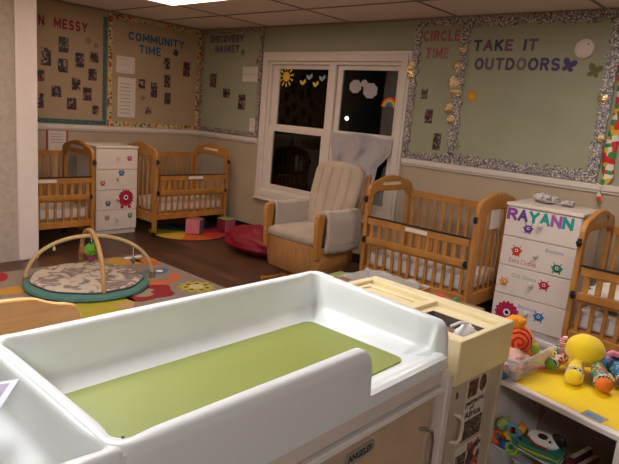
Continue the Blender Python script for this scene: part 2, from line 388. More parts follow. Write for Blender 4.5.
cloud(3.72,1.855,.04,'smallest grey-white paper cloud, between the two big ones')
cloud(3.635,1.785,.085,'largest grey-white paper cloud, rightmost of three')
b=MB()
for i,c in enumerate(range(6)):
    r1=.095-i*.014; r0=r1-.014; n=20
    out=[(r1*math.cos(PI*k/n),r1*math.sin(PI*k/n)) for k in range(n+1)]; inn=[(r0*math.cos(PI*k/n),r0*math.sin(PI*k/n)) for k in range(n,-1,-1)]
    b.shape(out+inn,d0=-.003,d1=0,mi=i)
tag(wallthing(b.build('rainbow_decal',['#d5321f','#e2832b','#e5c23a','#4f9b4b','#3a6fae','#6d4a95']),3.385,1.635,GX),'small rainbow decal on the right window pane','rainbow decal')

# blanket over the sash
def towel(u,v):
    zt=1.345-.012*math.sin(u*9)-.01*u
    y0=3.985; 
    vv=v*.80
    yr=3.24+.0*v
    if v>.18: yr=3.24+min(.17,(v-.18)*.9)
    yl=y0
    if v>.55: yl=3.985-(v-.55)*1.0
    y=yl+(yr-yl)*u
    z=zt-vv*(1.0)
    d=.035+.018*math.sin(u*17+v*2.5)+.01*math.sin(u*31-v*4)+.012*math.sin(v*9+u*5)
    return (XW-.005-d-.03*math.exp(-v*6),y+.012*math.sin(v*14+u*6),z)
b=MB(); b.grid(towel,48,40)
tag(b.build('swaddle_blanket','swaddle',solid=.006),'grey muslin blanket hung over the middle rail of the right window','blanket')

# ---------------------------------------------------------------- boards and borders
def board(wall,a0,a1,z0,z1,label,face,border,bw,sides,wavy=0,name='bulletin_board'):
    w=abs(a1-a0)
    t=thing(name,label,'bulletin board',(a0,YF,z0) if wall=='M' else (XW,a0,z0),0 if wall=='M' else WR)
    h=z1-z0
    b=MB(); b.box(0,-.012,0,w,-.0005,h); b.build('backing_board',face,t)
    def strip(p0,p1,inner):
        n=max(8,int((Vector(p1)-Vector(p0)).length/.018)); d=(Vector(p1)-Vector(p0)); L=d.length; d/=L; q=Vector(inner)
        A=[];B=[]
        for k in range(n+1):
            s=k*L/n; p=Vector(p0)+d*s
            j1=wavy*(random.random()); j2=wavy*random.random()
            sc=(.006*abs(math.sin(s*PI/.05))) if wavy==0 else 0
            A.append(tuple(p-q*j1*.25)); B.append(tuple(p+q*(bw+j2*1-sc-wavy*.5)))
        b=MB(); b.shape(A+B[::-1],d0=-.017-wavy*.3,d1=-.0125,plane='xz'); return b.build('border_strip',border,t)
    if 'b' in sides: strip((0,0),(w,0),(0,1))
    if 't' in sides: strip((0,h),(w,h),(0,-1))
    if 'l' in sides: strip((0,bw),(0,h-bw),(1,0))
    if 'r' in sides: strip((w,bw),(w,h-bw),(-1,0))
    return t
board('M',1.6,3.46,1.175,2.43,'tan photo board with teal border at the left behind the partition','beige','teal',.05,'br')
board('M',3.475,4.775,1.17,2.435,'tan photo board edged with red and yellow flower border','beige','floral',.055,'btlr')
board('W',6.375,5.215,1.18,2.44,'sage photo board with thin silver border left of the window','greenboard','foil',.045,'btlr',.02)
board('W',3.125,2.655,1.175,2.44,'narrow sage photo board right of the window edged in silver foil','greenboard','foil',.055,'btl',.035)
board('W',2.65,1.345,1.175,2.44,'wide sage board with silver foil border and letters at top right','greenboard','foil',.075,'btlr',.04)

# letters
word('M',2.66,3.225,2.17,.105,'IN MESSY',['#8e1f3c'],('crimson','the left tan board title'),'crimson letters on the left board')
word('M',3.73,4.51,2.175,.095,'COMMUNITY',['#1f5f86'],('blue','the upper title word on the flower-bordered board'),'blue letters on the flower-bordered board')
word('M',3.87,4.17,2.04,.10,'TIME',['#1f5f86'],('blue','the lower title word on the flower-bordered board'),'blue letters on the flower-bordered board')
word('W',6.21,5.57,2.285,.085,'DISCOVERY',['#5d4a63','#6b5a70'],('dull purple','the upper title word left of the window'),'purple letters left of the window')
word('W',6.10,5.64,2.165,.085,'BASKET',['#6b5a70','#5d4a63'],('dull purple','the lower title word left of the window'),'purple letters left of the window')
word('W',3.045,2.67,2.245,.095,'CIRCLE',['#a3606a','#a5656c'],('faded rose','the upper title word on the narrow board'),'rose letters on the narrow board')
word('W',3.0,2.765,2.095,.095,'TIME',['#a3606a','#ab7472'],('faded rose','the lower title word on the narrow board'),'rose letters on the narrow board')
word('W',2.53,1.965,2.155,.095,'TAKE IT',['#4a4560','#6d5064','#45405c','#7a5468','#4d4660','#755468'],('glittery purple','the upper title line on the wide board'),'purple letters on the wide board')
word('W',2.495,1.765,2.0,.10,'OUTDOORS',['#57506a','#73566a','#6a5068','#5a4c62','#7a6470','#4c4568','#4a4468','#504870'],('glittery purple','the lower title word on the wide board'),'purple letters on the wide board')

# photo prints
PH=[cells('photo print %d'%i,c,sc,.35,vary=True) for i,(c,sc) in enumerate([(['#2a2428','#5a4038','#1e2a44','#8c6c58','#3a2a2a'],45),(['#241f22','#6e5044','#3c3436','#a08874','#2c2024'],38),(['#1c1a20','#7a3034','#30282c','#8c7464','#22304a'],50)])]
def photo(wall,a,z,w,h,label,grp,i):
    b=MB(); w*=.9; h*=.9; b.box(-w/2,-.002,-h/2,w/2,0,h/2)
    o=b.build('photo_print',[PH[i%3]])
    place(o,(a,YF-.0126,z) if wall=='M' else (XW-.0126,a,z),0 if wall=='M' else WR)
    tag(o,label,'photo',grp)
g='photo prints on the left tan board'
for i,(a,z,w,h,l) in enumerate([
 (2.96,2.01,.12,.18,'dark photo print, topmost on the left tan board'),
 (2.77,1.86,.12,.2,'photo print of someone in blue, second row far left of the left board'),
 (3.14,1.87,.11,.17,'photo print below the S of the crimson title'),
 (3.31,1.92,.11,.12,'small photo print at the upper right beside the teal border'),
 (2.95,1.79,.12,.16,'photo print directly below the topmost one on the left board'),
 (2.71,1.66,.09,.13,'photo print half hidden by the partition edge, upper of the two'),
 (3.29,1.73,.11,.14,'photo print third row, right beside the teal border'),
 (3.10,1.61,.11,.15,'photo print in the middle of the left board, fourth row'),
 (2.88,1.51,.12,.13,'landscape photo print fifth row at the left of the left board'),
 (3.23,1.51,.11,.16,'photo print fifth row at the right of the left board'),
 (2.70,1.40,.09,.17,'photo print half hidden by the partition edge, lower of the two'),
 (3.05,1.39,.12,.14,'photo print in the bottom row, middle of the left board'),
 (3.33,1.34,.08,.11,'small photo print in the bottom right corner of the left board')]): photo('M',a,z,w,h,l,g,i)
g='photo prints on the flower-bordered board'
for i,(a,z,w,h,l) in enumerate([
 (4.26,1.965,.1,.15,'dark photo print, topmost of the column on the flower-bordered board'),
 (4.56,1.93,.11,.2,'tall dark photo print at the right side of the flower-bordered board'),
 (4.28,1.755,.1,.17,'dark photo print, second down the column on the flower-bordered board'),
 (3.92,1.68,.1,.14,'dark photo print beside the long white list'),
 (4.09,1.63,.1,.2,'reddish photo print in the middle of the flower-bordered board'),
 (4.29,1.54,.1,.16,'dark photo print, lowest of the column on the flower-bordered board'),
 (4.02,1.375,.09,.09,'smallest photo print at the bottom of the flower-bordered board')]): photo('M',a,z,w,h,l,g,i+1)
for i,(a,z,w,h,l) in enumerate([
 (6.12,1.82,.14,.19,'dark photo print, left and highest on the board left of the window'),
 (5.84,1.67,.14,.12,'small dark photo print, middle of the board left of the window'),
 (5.54,1.575,.14,.2,'dark photo print, lowest on the board left of the window')]): photo('W',a,z,w,h,l,'photo prints left of the window',i)
for i,(a,z,w,h,l) in enumerate([
 (2.965,1.78,.075,.11,'dark photo print, topmost on the narrow board'),
 (2.89,1.575,.09,.14,'dark photo print, middle one on the narrow board'),
 (2.77,1.35,.09,.17,'red and blue photo print, lowest on the narrow board')]): photo('W',a,z,w,h,l,'photo prints on the narrow board',i+1)

def sheet(wall,a,z,w,h,label,lines,title=None,m='paper',name='paper_notice'):
    b=MB(); b.box(-w/2,-.002,-h/2,w/2,0,h/2,0)
    for k in range(lines):
        zz=h/2-h*.16-(h*.74)*k/max(1,lines-1); ww=w*random.uniform(.55,.8)
        b.box(-w*.4,-.0028,zz,-w*.4+ww,-.0018,zz+h*.012,1)
    if title:
        me,tw=text_mesh(title,h*.16,.001,.01); b.me(me,Matrix.Translation((-w*.38,-.002,h*.22))@Matrix.Diagonal((w*.75/tw,1,1,1)),1)
    o=b.build(name,[m,'#7d7370']); place(o,(a,YF-.0126,z) if wall=='M' else (XW-.0126,a,z),0 if wall=='M' else WR)
    return tag(o,label,'paper sheet')
sheet('M',3.70,1.885,.24,.19,'short white notice under the letters on the flower-bordered board',3)
sheet('M',3.72,1.51,.23,.46,'long white list at the left of the flower-bordered board',9)
sheet('W',5.415,1.955,.27,.085,'narrow white strip notice, upper of two left of the window',1)
sheet('W',5.415,1.865,.27,.085,'narrow white strip notice, lower of two left of the window',1)
sheet('W',5.32,1.30,.10,.19,'small white sheet low beside the window trim',6)
# red framed notice on wall behind crib
t=thing('framed_notice','white notice in a pink-red frame behind the leftmost crib','framed notice',(2.89,YF-.003,.98))
b=MB(); b.shape(rect(-.12,-.13,.12,.13),[rect(-.1,-.11,.1,.11)],-.008,0,'xz'); b.build('frame','#a63f4c',t)
b=MB(); b.box(-.1,-.005,-.11,.1,-.0005,.11,0)
for k in range(4): b.box(-.07,-.006,.07-k*.03,.06,-.0045,.075-k*.03,1)
b.build('notice_sheet',['paper','#8a6f70'],t)
# little decorations
def blob_decal(name,wall,a,z,pts,c,label,cat,extra=None,off=.0126):
    b=MB(); b.shape(pts,d0=-.003,d1=0,mi=0)
    ms=[c]
    if extra:
        for p,cc in extra: ms.append(cc); b.shape(p,d0=-.0045,d1=-.002,mi=len(ms)-1)
    o=b.build(name,ms); place(o,(a,YF-off,z) if wall=='M' else (XW-off,a,z),0 if wall=='M' else WR); return tag(o,label,cat)
def star(n,r0,r1,ph=0): return [((r1 if k%2 else r0)*math.cos(PI*k/n+ph),(r1 if k%2 else r0)*math.sin(PI*k/n+ph)) for k in range(2*n)]
def fly(s=1):
    o=[]
    for k in range(60):
        a=2*PI*k/60; q=.055*(.35+.65*abs(math.sin(2*a+.5)))*(1+.25*math.sin(a)); o.append((q*math.cos(a)*s,q*math.sin(a)*s))
    return o
def fly0(s=1): return [(x*s,y*s) for x,y in [(0,-.01),(.03,-.045),(.05,-.02),(.035,.0),(.06,.03),(.045,.055),(.01,.02),(0,.05),(-.012,.02),(-.045,.05),(-.06,.02),(-.03,-.002),(-.05,-.03),(-.02,-.045)]]
blob_decal('butterfly_decal','W',1.695,2.035,fly(1.1),'#4c4678','purple glitter butterfly at the end of the lower title on the wide board','butterfly decal')
blob_decal('butterfly_decal','W',1.50,1.995,fly(1.1),'#6e6a3e','olive gold butterfly below the smoke detector','butterfly decal')
blob_decal('flower_decal','W',2.48,1.775,circ(0,0,.05),'#c08a3c','orange and yellow flower badge low on the wide board','flower decal',[(circ(0,0,.028),'#d8a628')])
blob_decal('flower_decal','W',2.57,1.33,star(6,.06,.02),'#7d8a4a','yellow green flower cutout at the lower left of the wide board','flower decal')
blob_decal('hand_print_decal','M',3.24,2.09,star(5,.045,.03),'#96786a','faint pink hand print below the Y of the crimson title','decal')
blob_decal('hand_print_decal','M',3.33,2.05,star(5,.04,.026,.4),'#96786a','faint pink hand print nearest the teal border','decal')
blob_decal('home_decal','M',4.39,2.11,star(4,.045,.035,.3),'#22334f','small navy cutout right of the lower blue title word','decal')
blob_decal('flower_decal','M',3.94,1.52,star(6,.05,.02),'#8b7264','faint brown flower cutout beside the long white list','flower decal')
blob_decal('flower_decal','W',5.57,2.165,star(6,.045,.02),'#5a6e50','small green flower cutout after the lower purple title word','flower decal')
blob_decal('flower_decal','W',5.30,2.06,star(6,.04,.02),'#8a6a58','small brown flower cutout above the strip notices','flower decal')
# painted glints: gold blobs standing in for highlights on the silver foil border
gold=mat('painted glint gold','#c9b48a',.25,metal=.9,var=.1,bump=.4,bscale=90)
for i,(y,z,s,l) in enumerate([(3.135,2.02,.05,'upper painted gold glint in the border beside the window corner'),(3.13,1.95,.045,'lower painted gold glint in the border beside the window corner'),
  (2.645,2.03,.045,'highest painted gold glint between the two right boards'),(2.67,1.88,.055,'second painted gold glint between the two right boards'),(2.63,1.80,.05,'third painted gold glint between the two right boards'),(2.68,1.66,.045,'fourth painted gold glint between the two right boards'),(2.64,1.56,.045,'lowest painted gold glint between the two right boards'),
  (2.62,2.17,.035,'small painted gold glint left of the glitter title'),(1.40,1.80,.04,'painted gold glint in the right border of the wide board'),(1.365,1.50,.035,'lower painted gold glint in the right border of the wide board')]):
    b=MB(); b.sph((0,0,0),(s,.012,s),jit=.5,seed=i,fr=9,nu=18,nv=12)
    tag(place(b.build('painted_glint',gold,ang=20),(XW-.024,y,z),WR),l,'foil flower','painted gold glints on the borders')
# smoke detector
t=thing('smoke_detector','round white smoke detector at the top right of the wide board','smoke detector',(XW-.0125,1.595,2.165),WR)
def lathe(b,prof,n=32,mi=0,M_=None):
    rings=[]
    for r,h in prof: rings.append([ (r*math.cos(2*PI*k/n),-h,r*math.sin(2*PI*k/n)) for k in range(n)])
    if M_ is not None: rings=[[tuple(M_@Vector(p)) for p in R] for R in rings]
    return b.loft(rings,mi,True,True)
b=MB(); lathe(b,[(.074,0),(.074,.015),(.07,.028),(.055,.036),(.03,.038)]); b.build('housing','#e0cfc8',t)
b=MB(); b.sph((.03,-.036,.03),.006,nu=10,nv=8); b.build('test_light','#4a3230',t)
# fruit border strip hanging at right
def fruit(u,v):
    z=2.05-.9*v; y=1.245-.0*v+.055*(1-v)*0; 
    w=.085 if v<.93 else .085*(1-(v-.93)*9)
    return (XW-.012-.02*math.sin(v*11)**2*.5,1.295+.05*(1-v)-w*u-.02*math.sin(v*6),z)
b=MB(); b.grid(fruit,3,60)
tag(b.build('fruit_border_strip','fruit',solid=.003),'white paper strip printed with red green yellow fruit hanging down at the far right','paper strip')
def fruit2(u,v):
    p0=Vector((XW-.034,1.315,1.17)); p1=Vector((XW-.04,1.285,.99)); c=p0.lerp(p1,v); w=.035*(1-v*.7)
    a=v*5; return tuple(c+Vector((math.sin(a)*w*(u-.5)*1.0,math.cos(a)*w*(u-.5)*1.6,0)))
b=MB(); b.grid(fruit2,3,24); tag(b.build('fruit_border_strip','fruit',solid=.003),'twisted loose end of fruit strip drooping over the chair rail','paper strip')

# ---------------------------------------------------------------- cribs
def crib(label,loc,rz,clear_left=True,L=1.03,D=.66,tagpaper=False):
    t=thing('crib',label,'crib',loc,rz,'oak cribs along the walls'); t.scale=(1,1,1.055)
    T=.036
    def arch():
        o=[(0,.05),(0,.86)]
        for k in range(1,7):
            a=PI-PI/2*k/6; o.append((.12+.12*math.cos(a),.86+.085*math.sin(a)))
        for k in range(1,8): o.append((.12+(D-.24)*k/8,.945+.04*math.sin(PI*k/8)))
        for k in range(0,7):
            a=PI/2-PI/2*k/6; o.append((D-.12+.12*math.cos(a),.86+.085*math.sin(a)))
        o+=[(D,.05),(D-.055,.05),(D-.055,.15),(.055,.15),(.055,.05)]
        return o
    def opening():
        o=[(.055,.25),(D-.055,.25),(D-.055,.80)]
        for k in range(1,6): a=PI/2*k/6; o.append((D-.155+.1*math.cos(a),.80+.06*math.sin(a)))
        for k in range(1,6): a=PI/2+PI/2*k/6; o.append((.155+.1*math.cos(a),.80+.06*math.sin(a)))
        o.append((.055,.80)); return o
    for side in (0,1):
        x0=0 if side==0 else L-T
        isclear=(side==0)==clear_left
        b=MB()
        slot=[(D/2-.14,.905),(D/2+.14,.905),(D/2+.15,.92),(D/2+.14,.935),(D/2-.14,.935),(D/2-.15,.92)]
        b.shape(arch(),[opening()]+([slot] if isclear else []),x0,x0+T,'yz')
        if not isclear:
            n=6
            for k in range(n):
                y=.055+(D-.11)*(k+.5)/n; b.box(x0+.012,y-.013,.24,x0+T-.012,y+.013,.875)
        e=b.build('end_panel','oak',t,bevel=.006)
        if isclear:
            c=MB(); c.box(x0+T/2-.002,.052,.25,x0+T/2+.002,D-.052,.86); c.build('clear_panel','clear',e)
            c=MB(); c.box(x0+T/2-.005,D/2-.145,.902,x0+T/2+.005,D/2+.145,.938); c.build('slot_label','label',e)
        if tagpaper and not isclear:
            c=MB(); c.box(x0+T+.001,.20,.72,x0+T+.004,.36,.86); c.build('paper_tag','paper',e)
        for y in (.028,D-.028):
            c=MB(); c.cyl((x0+T/2,y,.02),(x0+T/2,y,.075),.010,n=10); xa=x0+T/2
            for s in (-1,1): c.cyl((xa+s*.006,y+.012,.022),(xa+s*.016,y+.012,.022),.022,n=16)
            c.build('caster','black',e)
    def slats(b,n,x0,x1,y0,y1,z0,z1,w=.026):
        for k in range(n):
            x=x0+(x1-x0)*(k+.5)/n; b.box(x-w/2,y0,z0,x+w/2,y1,z1)
    X0,X1=T+.002,L-T-.002
    b=MB(); b.box(X0,D-.04,.80,X1,D-.012,.852); b.box(X0,D-.04,.18,X1,D-.012,.24); slats(b,12,X0,X1,D-.034,D-.018,.2,.81)
    b.build('back_rail','oak',t,bevel=.003)
    b=MB(); b.box(X0,.006,.185,X1,.034,.24); b.box(X0,.006,.43,X1,.034,.455); slats(b,12,X0,X1,.012,.028,.2,.44)
    b.build('front_rail','oak',t,bevel=.003)
    gx0,gx1=X0+.02,X1-.004
    b=MB(); b.box(gx0,-.016,.605,gx1,.010,.658); b.box(gx0,-.016,.45,gx1,.010,.50); slats(b,12,gx0,gx1,-.011,.004,.47,.615,.036)
    g=b.build('drop_gate','oak',t,bevel=.003)
    b=MB(); b.box(gx0-.01,-.018,.6585,gx1+.002,.012,.667); b.build('gate_edge_strip','black',g)
    b=MB(); b.box(L*.42,-.018,.617,L*.42+.20,-.0162,.647); b.build('safety_label','label',g)
    for x,z in ((.012,.80),(.03,.475),(L-.016,.80),(L-.05,.475)):
        b=MB(); b.box(x-.012,-.02,z-.024,x+.012,-.0,z+.024); b.box(x-.016,-.026,z-.010,x+.022,-.019,z+.008); b.build('latch','black',t,bevel=.003)
    b=MB(); b.box(X0,.036,.235,X1,D-.042,.255); b.build('mattress_base','oakdark',t)
    def mt(u,v): return None
    b=MB(); b.box(X0+.008,.042,.257,X1-.008,D-.05,.365); b.build('mattress','sheet',t,bevel=.03,seg=4)
    return t
crib('oak crib with clear end panel at far left, partly behind the partition',(1.84,5.50,0),0,clear_left=False)
crib('oak crib in the room corner above the round floor mat',(3.57,5.49,0),0,clear_left=False)
crib('oak crib under the window edge between glider chair and lettered white drawers',(3.93,2.88,0),WR,clear_left=True,tagpaper=True)
crib('oak crib at the right edge behind the yellow plush',(3.87,1.13,0),WR,clear_left=True)
# white wrapped bundle inside right crib
b=MB(); b.sph((0,0,.075),(.12,.20,.08),jit=.35,seed=4,fr=6,nu=28,nv=18)
tag(place(b.build('bedding_bundle','sheet'),(4.10,.88,.41)),'crumpled white bedding bundle on the mattress of the rightmost crib','bedding')

# ---------------------------------------------------------------- monster stickers (xz plane, front at -y)
def monster(b,cx,cz,s,kind,mi):
    if kind!='sun': s*=.8
    cz+=.008
    """kind: sun, crab, bug, blob; materials: mi body, 0 white, 1 black"""
    if kind=='sun': b.shape([(cx+x*s,cz+y*s) for x,y in star(16,1,.84)],d0=-.0015,d1=0,mi=mi)
    else: b.shape([(cx+x,cz+y*.85) for x,y in circ(0,0,s*.8)],d0=-.0015,d1=0,mi=mi)
    legs={'crab':5,'bug':4,'blob':2,'sun':2}[kind]
    for k in range(legs):
        if kind=='sun': x=(-.45,.45)[k]; pts=[(x-.18,-.8),(x+.18,-.8),(x+.2,-1.15),(x-.2,-1.15)]
        else:
            x=-.55+1.1*k/(legs-1); pts=[(x*.7-.13,-.3),(x*.7+.13,-.3),(x*1.05+.12,-.86),(x*1.05-.12,-.86)]
        b.shape([(cx+p*s,cz+q*s) for p,q in pts],d0=-.0013,d1=0,mi=mi)
    if kind!='sun':
        for sx in (-1,1): b.shape([(cx+p*s,cz+q*s) for p,q in [(sx*.3,.4),(sx*.45,.4),(sx*.75,.95),(sx*.6,.98)]][::1],d0=-.0012,d1=0,mi=mi)
        for sx in (-1,1): b.shape([(cx+p*s,cz+q*s) for p,q in [(sx*.5,.15),(sx*.5,-.15),(sx*1.0,.1),(sx*.98,.3)]],d0=-.0011,d1=0,mi=mi)
    e=.28*s; b.shape([(cx+x,cz+y) for x,y in circ(0,.08*s,e,16)],d0=-.0025,d1=-.001,mi=0)
    b.shape([(cx+x,cz+y) for x,y in circ(0,.08*s,e*.55,14)],d0=-.0032,d1=-.002,mi=1)
    b.shape([(cx+x,cz+y) for x,y in [(-.3*s,-.32*s),(.3*s,-.32*s),(.15*s,-.46*s),(-.15*s,-.46*s)]],d0=-.0025,d1=-.001,mi=1)
def chest(label,loc,rz,W,D,H,stickers,words=None,name_word=None,kx=.5):
    t=thing('chest_of_drawers',label,'chest of drawers',loc,rz,'white drawer chests between the cribs')
    b=MB(); b.box(.004,.02,.0,W-.004,D,H-.025); b.box(-.006,-.006,H-.025,W+.006,D,H); b.build('body','white',t,bevel=.004)
    z0=.055; dh=(H-.03-z0)/4
    for k in range(4):   # k=0 top drawer
        zb=H-.03-dh*(k+1)+.004; zt=H-.03-dh*k-.002
        b=MB(); b.box(.004,0,zb,W-.004,.0195,zt); d=b.build('drawer','white',t,bevel=.003)
        b=MB(); c=Vector((W*kx,0,(zb+zt)/2+.01))
        M_=Matrix.Translation(c); lathe(b,[(.010,0),(.008,.012),(.017,.02),(.019,.028),(.012,.036)],20,0,M_); b.build('knob','#d8cdc4',d)
        for (kk,x,z,s,kind,cc) in stickers:
            if kk!=k: continue
            b=MB(); monster(b,x,z,s,kind,2); o=b.build('monster_sticker',['#f0e8e0','black',cc],d); o.location=(0,-.0003,0)
        for (kk,x,z,h,txt,cc,wd) in (words or []):
            if kk!=k: continue
            me,w=text_mesh(txt,h,.0008,.0); b=MB(); b.me(me,Matrix.Translation((x,-.0002,z))@Matrix.Diagonal((wd/w,1,1,1))@Matrix.Shear('XZ',4,(.25,0)) if False else Matrix.Translation((x,-.0002,z))@Matrix.Diagonal((wd/w,1,1,1)))
            b.build('handwriting',cc,d)
        if k==0 and name_word:
            xs=.012
            for ch,cc in name_word:
                me,w=glyph(ch,.092,.0015,.24); b=MB(); b.me(me,Matrix.Translation((xs,-.0002,.852))@Matrix.Diagonal((.078/w,1,1,1))); b.build('letter_sticker',cc,d); xs+=.0815
    return t
# local x: chest1 x-3.125 ; chest2 1.815-y
chest('white four-drawer chest between the two far cribs',(3.035,5.80,0),0,.50,.44,.985,
 [(0,.395,.845,.042,'crab','#b02a55'),(1,.30,.685,.05,'bug','#1f5f96'),(1,.08,.575,.042,'crab','#b5504a'),(2,.145,.35,.045,'bug','#5a3a70'),(2,.36,.40,.10,'sun','#b0143e'),(3,.135,.19,.042,'bug','#b07a58'),(3,.415,.20,.042,'crab','#2f7a4c')])
chest('white four-drawer chest with purple and teal letters beside the right cribs',(4.22,1.775,0),WR,.55,.46,.982,
 [(0,.185,.80,.05,'bug','#6a2f90'),(1,.125,.62,.055,'crab','#d0402a'),(1,.435,.555,.055,'blob','#2c7f4e'),(2,.065,.365,.05,'bug','#e0952c'),(2,.365,.41,.055,'blob','#c01f4c'),(3,.125,.125,.10,'sun','#b0184a'),(3,.365,.165,.055,'blob','#2a6fae')],
 [(1,.335,.665,.028,'Blankets','#7f93b8',.13),(1,.08,.535,.035,'Extra Clothes','#c06a80',.205),(2,.115,.425,.03,'Crib Sheets','#8fae8c',.19),(3,.205,.20,.028,'Blankets','#7fa0c0',.14)],
 [('R','#8a4a9a'),('A','#5c4a86'),('Y','#1f9a98'),('A','#1f9a98'),('N','#a060a8'),('N','#1f9a98')])
# crumpled patterned cloth on the chest
b=MB()
for i in range(7): b.sph((random.uniform(-.13,.13),random.uniform(-.05,.05),.02+random.uniform(0,.02)),(.05,.04,.024),jit=.6,seed=i,fr=7,nu=20,nv=12)
b.sph((-.08,0,.045),(.06,.05,.03),jit=.5,seed=12,fr=7)
tag(place(b.build('crumpled_cloth',cells('grey print cloth',['#d5ccc6','#d5ccc6','#8b8488','#b7adaa'],60)),(4.50,1.55,.984),WR),'crumpled white and grey patterned cloth on top of the lettered chest','cloth')

# ---------------------------------------------------------------- glider chair
t=thing('glider_chair','wooden glider chair with beige cushions in front of the window','chair',(3.60,3.72,0),WR)
W_=.655
b=MB()   # curved wooden skirt box
def sk(z,dx): 
    r=[]
    for (x,y) in [(.0+dx,.03),(.03+dx,.0+dx),(W_/2,-.02+dx),(W_-.03-dx,.0+dx),(W_-dx,.03),(W_-dx,.46-dx*2),(W_-.03-dx,.5-dx*2),(.03+dx,.5-dx*2),(0+dx,.46-dx*2)]: r.append((x,y,z))
    return r
b.loft([sk(.12,.03),sk(.15,.015),sk(.25,.0),sk(.38,.0),sk(.40,.005)],0,True,True); b.build('base','oakdark',t,ang=50)
b=MB()
for x in (.12,W_-.12):
    b.tube([(x,-.13,.035),(x,-.06,.018),(x,.25,.02),(x,.55,.018),(x,.62,.035)],.018,8)
b.box(.1,.12,.02,W_-.1,.17,.05); b.box(.1,.36,.02,W_-.1,.41,.05); b.box(.2,.15,.03,W_-.2,.37,.125); b.build('foot_frame','oak',t)
for s,x in ((0,-.005),(1,W_-.045)):
    b=MB(); b.shape([(-.03,.30),(.02,.30),(.035,.5),(.06,.66),(.05,.685),(.0,.69),(-.035,.68),(-.05,.64),(-.04,.5)],d0=x,d1=x+.045,plane='yz'); b.box(x+.004,.03,.635,x+.041,.47,.66); b.build('arm','oak',t,bevel=.007)
    b=MB(); 
    def pad(u,v,x=x,s=s):
        # draped over the arm: u along depth, v across (outside bottom -> over -> inside bottom)
        y=.04+.44*u
        pts=[(-.03,.36 if s else .46),(-.04,.5),(-.035,.66),(-.01,.70),(.035,.705),(.065,.69),(.08,.64),(.08,.47)]
        k=v*(len(pts)-1); i=min(int(k),len(pts)-2); f=k-i
        px=pts[i][0]*(1-f)+pts[i+1][0]*f; pz=pts[i][1]*(1-f)+pts[i+1][1]*f
        if s: px=.045-px
        sag=.012*math.sin(PI*u)
        return (x+px,y,pz-sag+.004*math.sin(u*20+v*9))
    b.grid(pad,20,28); a=b.build('arm_cushion','fabric2',t,solid=.028)
    if s:
        b=MB(); b.box(x+.078,.09,.42,x+.098,.42,.575); b.build('side_pocket','fabric2',a,bevel=.009,seg=3)
b=MB()
def cush(x0,x1,y0,y1,z0,z1,bul=.02,n=14,chan=None):
    rings=[]
    b=MB()
    def top(u,v): 
        ex=min(u,1-u,.12)/.12; ey=min(v,1-v,.12)/.12; e=math.sqrt(max(0,1-(1-ex)**2))*math.sqrt(max(0,1-(1-ey)**2))
        h=(z1-z0)/2*(.55+.45*e)+bul*e*math.sin(PI*u)*math.sin(PI*v)
        if chan: h-=.012*sum(math.exp(-((u-c)/.02)**2) for c in chan)*e
        return h
    zc=(z0+z1)/2
    b.grid(lambda u,v:(x0+(x1-x0)*u,y0+(y1-y0)*v,zc+top(u,v)),28,20)
    b.grid(lambda u,v:(x0+(x1-x0)*u,y0+(y1-y0)*v,zc-top(u,v)*.8),28,20)
    for i in range(28):
        for v in (0,1): 
            f=lambda u,s:(x0+(x1-x0)*u,y0+(y1-y0)*v,zc+s*top(u,v)*(1 if s>0 else .8))
            b.bm.faces.new([b.bm.verts.new(p) for p in (f(i/28,1),f((i+1)/28,1),f((i+1)/28,-1),f(i/28,-1))])
    for j in range(20):
        for u in (0,1):
            f=lambda v,s:(x0+(x1-x0)*u,y0+(y1-y0)*v,zc+s*top(u,v)*(1 if s>0 else .8))
            b.bm.faces.new([b.bm.verts.new(p) for p in (f(j/20,1),f((j+1)/20,1),f((j+1)/20,-1),f(j/20,-1))])
    bmesh.ops.remove_doubles(b.bm,verts=b.bm.verts,dist=.0005); return b
cush(.045,W_-.045,-.02,.50,.385,.50,.02).build('seat_cushion','fabric',t,ang=80)
# back cushion: plate in (x, along) tilted
bx=MB(); bk=MB()
back=bpy.data.objects.new('tmp',None)
tilt=math.radians(14)
Mb=Matrix.Translation((0,.46,.42))@Matrix.Rotation(-tilt,4,'X')
def outline(n=40):
    o=[]
    wb,wt,h=.255,.28,.685
    def half(s):
        z=s*h
        if s<.8: return wb+(wt-wb)*min(1,s/.5)
        q=(s-.8)/.2; return wt*max(0,1-q**3.2)**.42
    return half,h
half,hh=outline()
def backface(sgn):
    def f(u,v):
        w=max(half(v),.0); x=W_/2+(2*u-1)*w
        ex=min(u,1-u,.15)/.15; e=math.sqrt(max(0,1-(1-ex)**2)); et=min(v,1-v,.1)/.1; e*=math.sqrt(max(0,1-(1-et)**2))
        th=.02+.045*e-.014*e*sum(math.exp(-((u-c)/.018)**2) for c in (.2,.4,.6,.8))*(1 if .1<v<.9 else 0)
        return tuple(Mb@Vector((x,(-th if sgn<0 else .012),v*hh)))
    return f
bk.grid(backface(-1),60,44); bk.grid(backface(1),60,44)
o=bk.build('back_cushion','fabric',t,ang=80,solid=.012)
bf=MB()
for sx in (-1,1):
    xx=W_/2+sx*.295
    bf.box(xx-.018,.028,-.08,xx+.018,.062,.60,M_=Mb); bf.sph(tuple(Mb@Vector((xx,.045,.60))),(.02,.02,.022))
bf.box(W_/2-.28,.03,.0,W_/2+.28,.055,.05,M_=Mb); bf.box(W_/2-.28,.03,.52,W_/2+.28,.055,.58,M_=Mb)
for k in range(5): bf.box(W_/2-.2+k*.1-.012,.036,.04,W_/2-.2+k*.1+.012,.048,.53,M_=Mb)
bf.build('back_frame','oakdark',t,bevel=.005)
bpy.data.objects.remove(back)

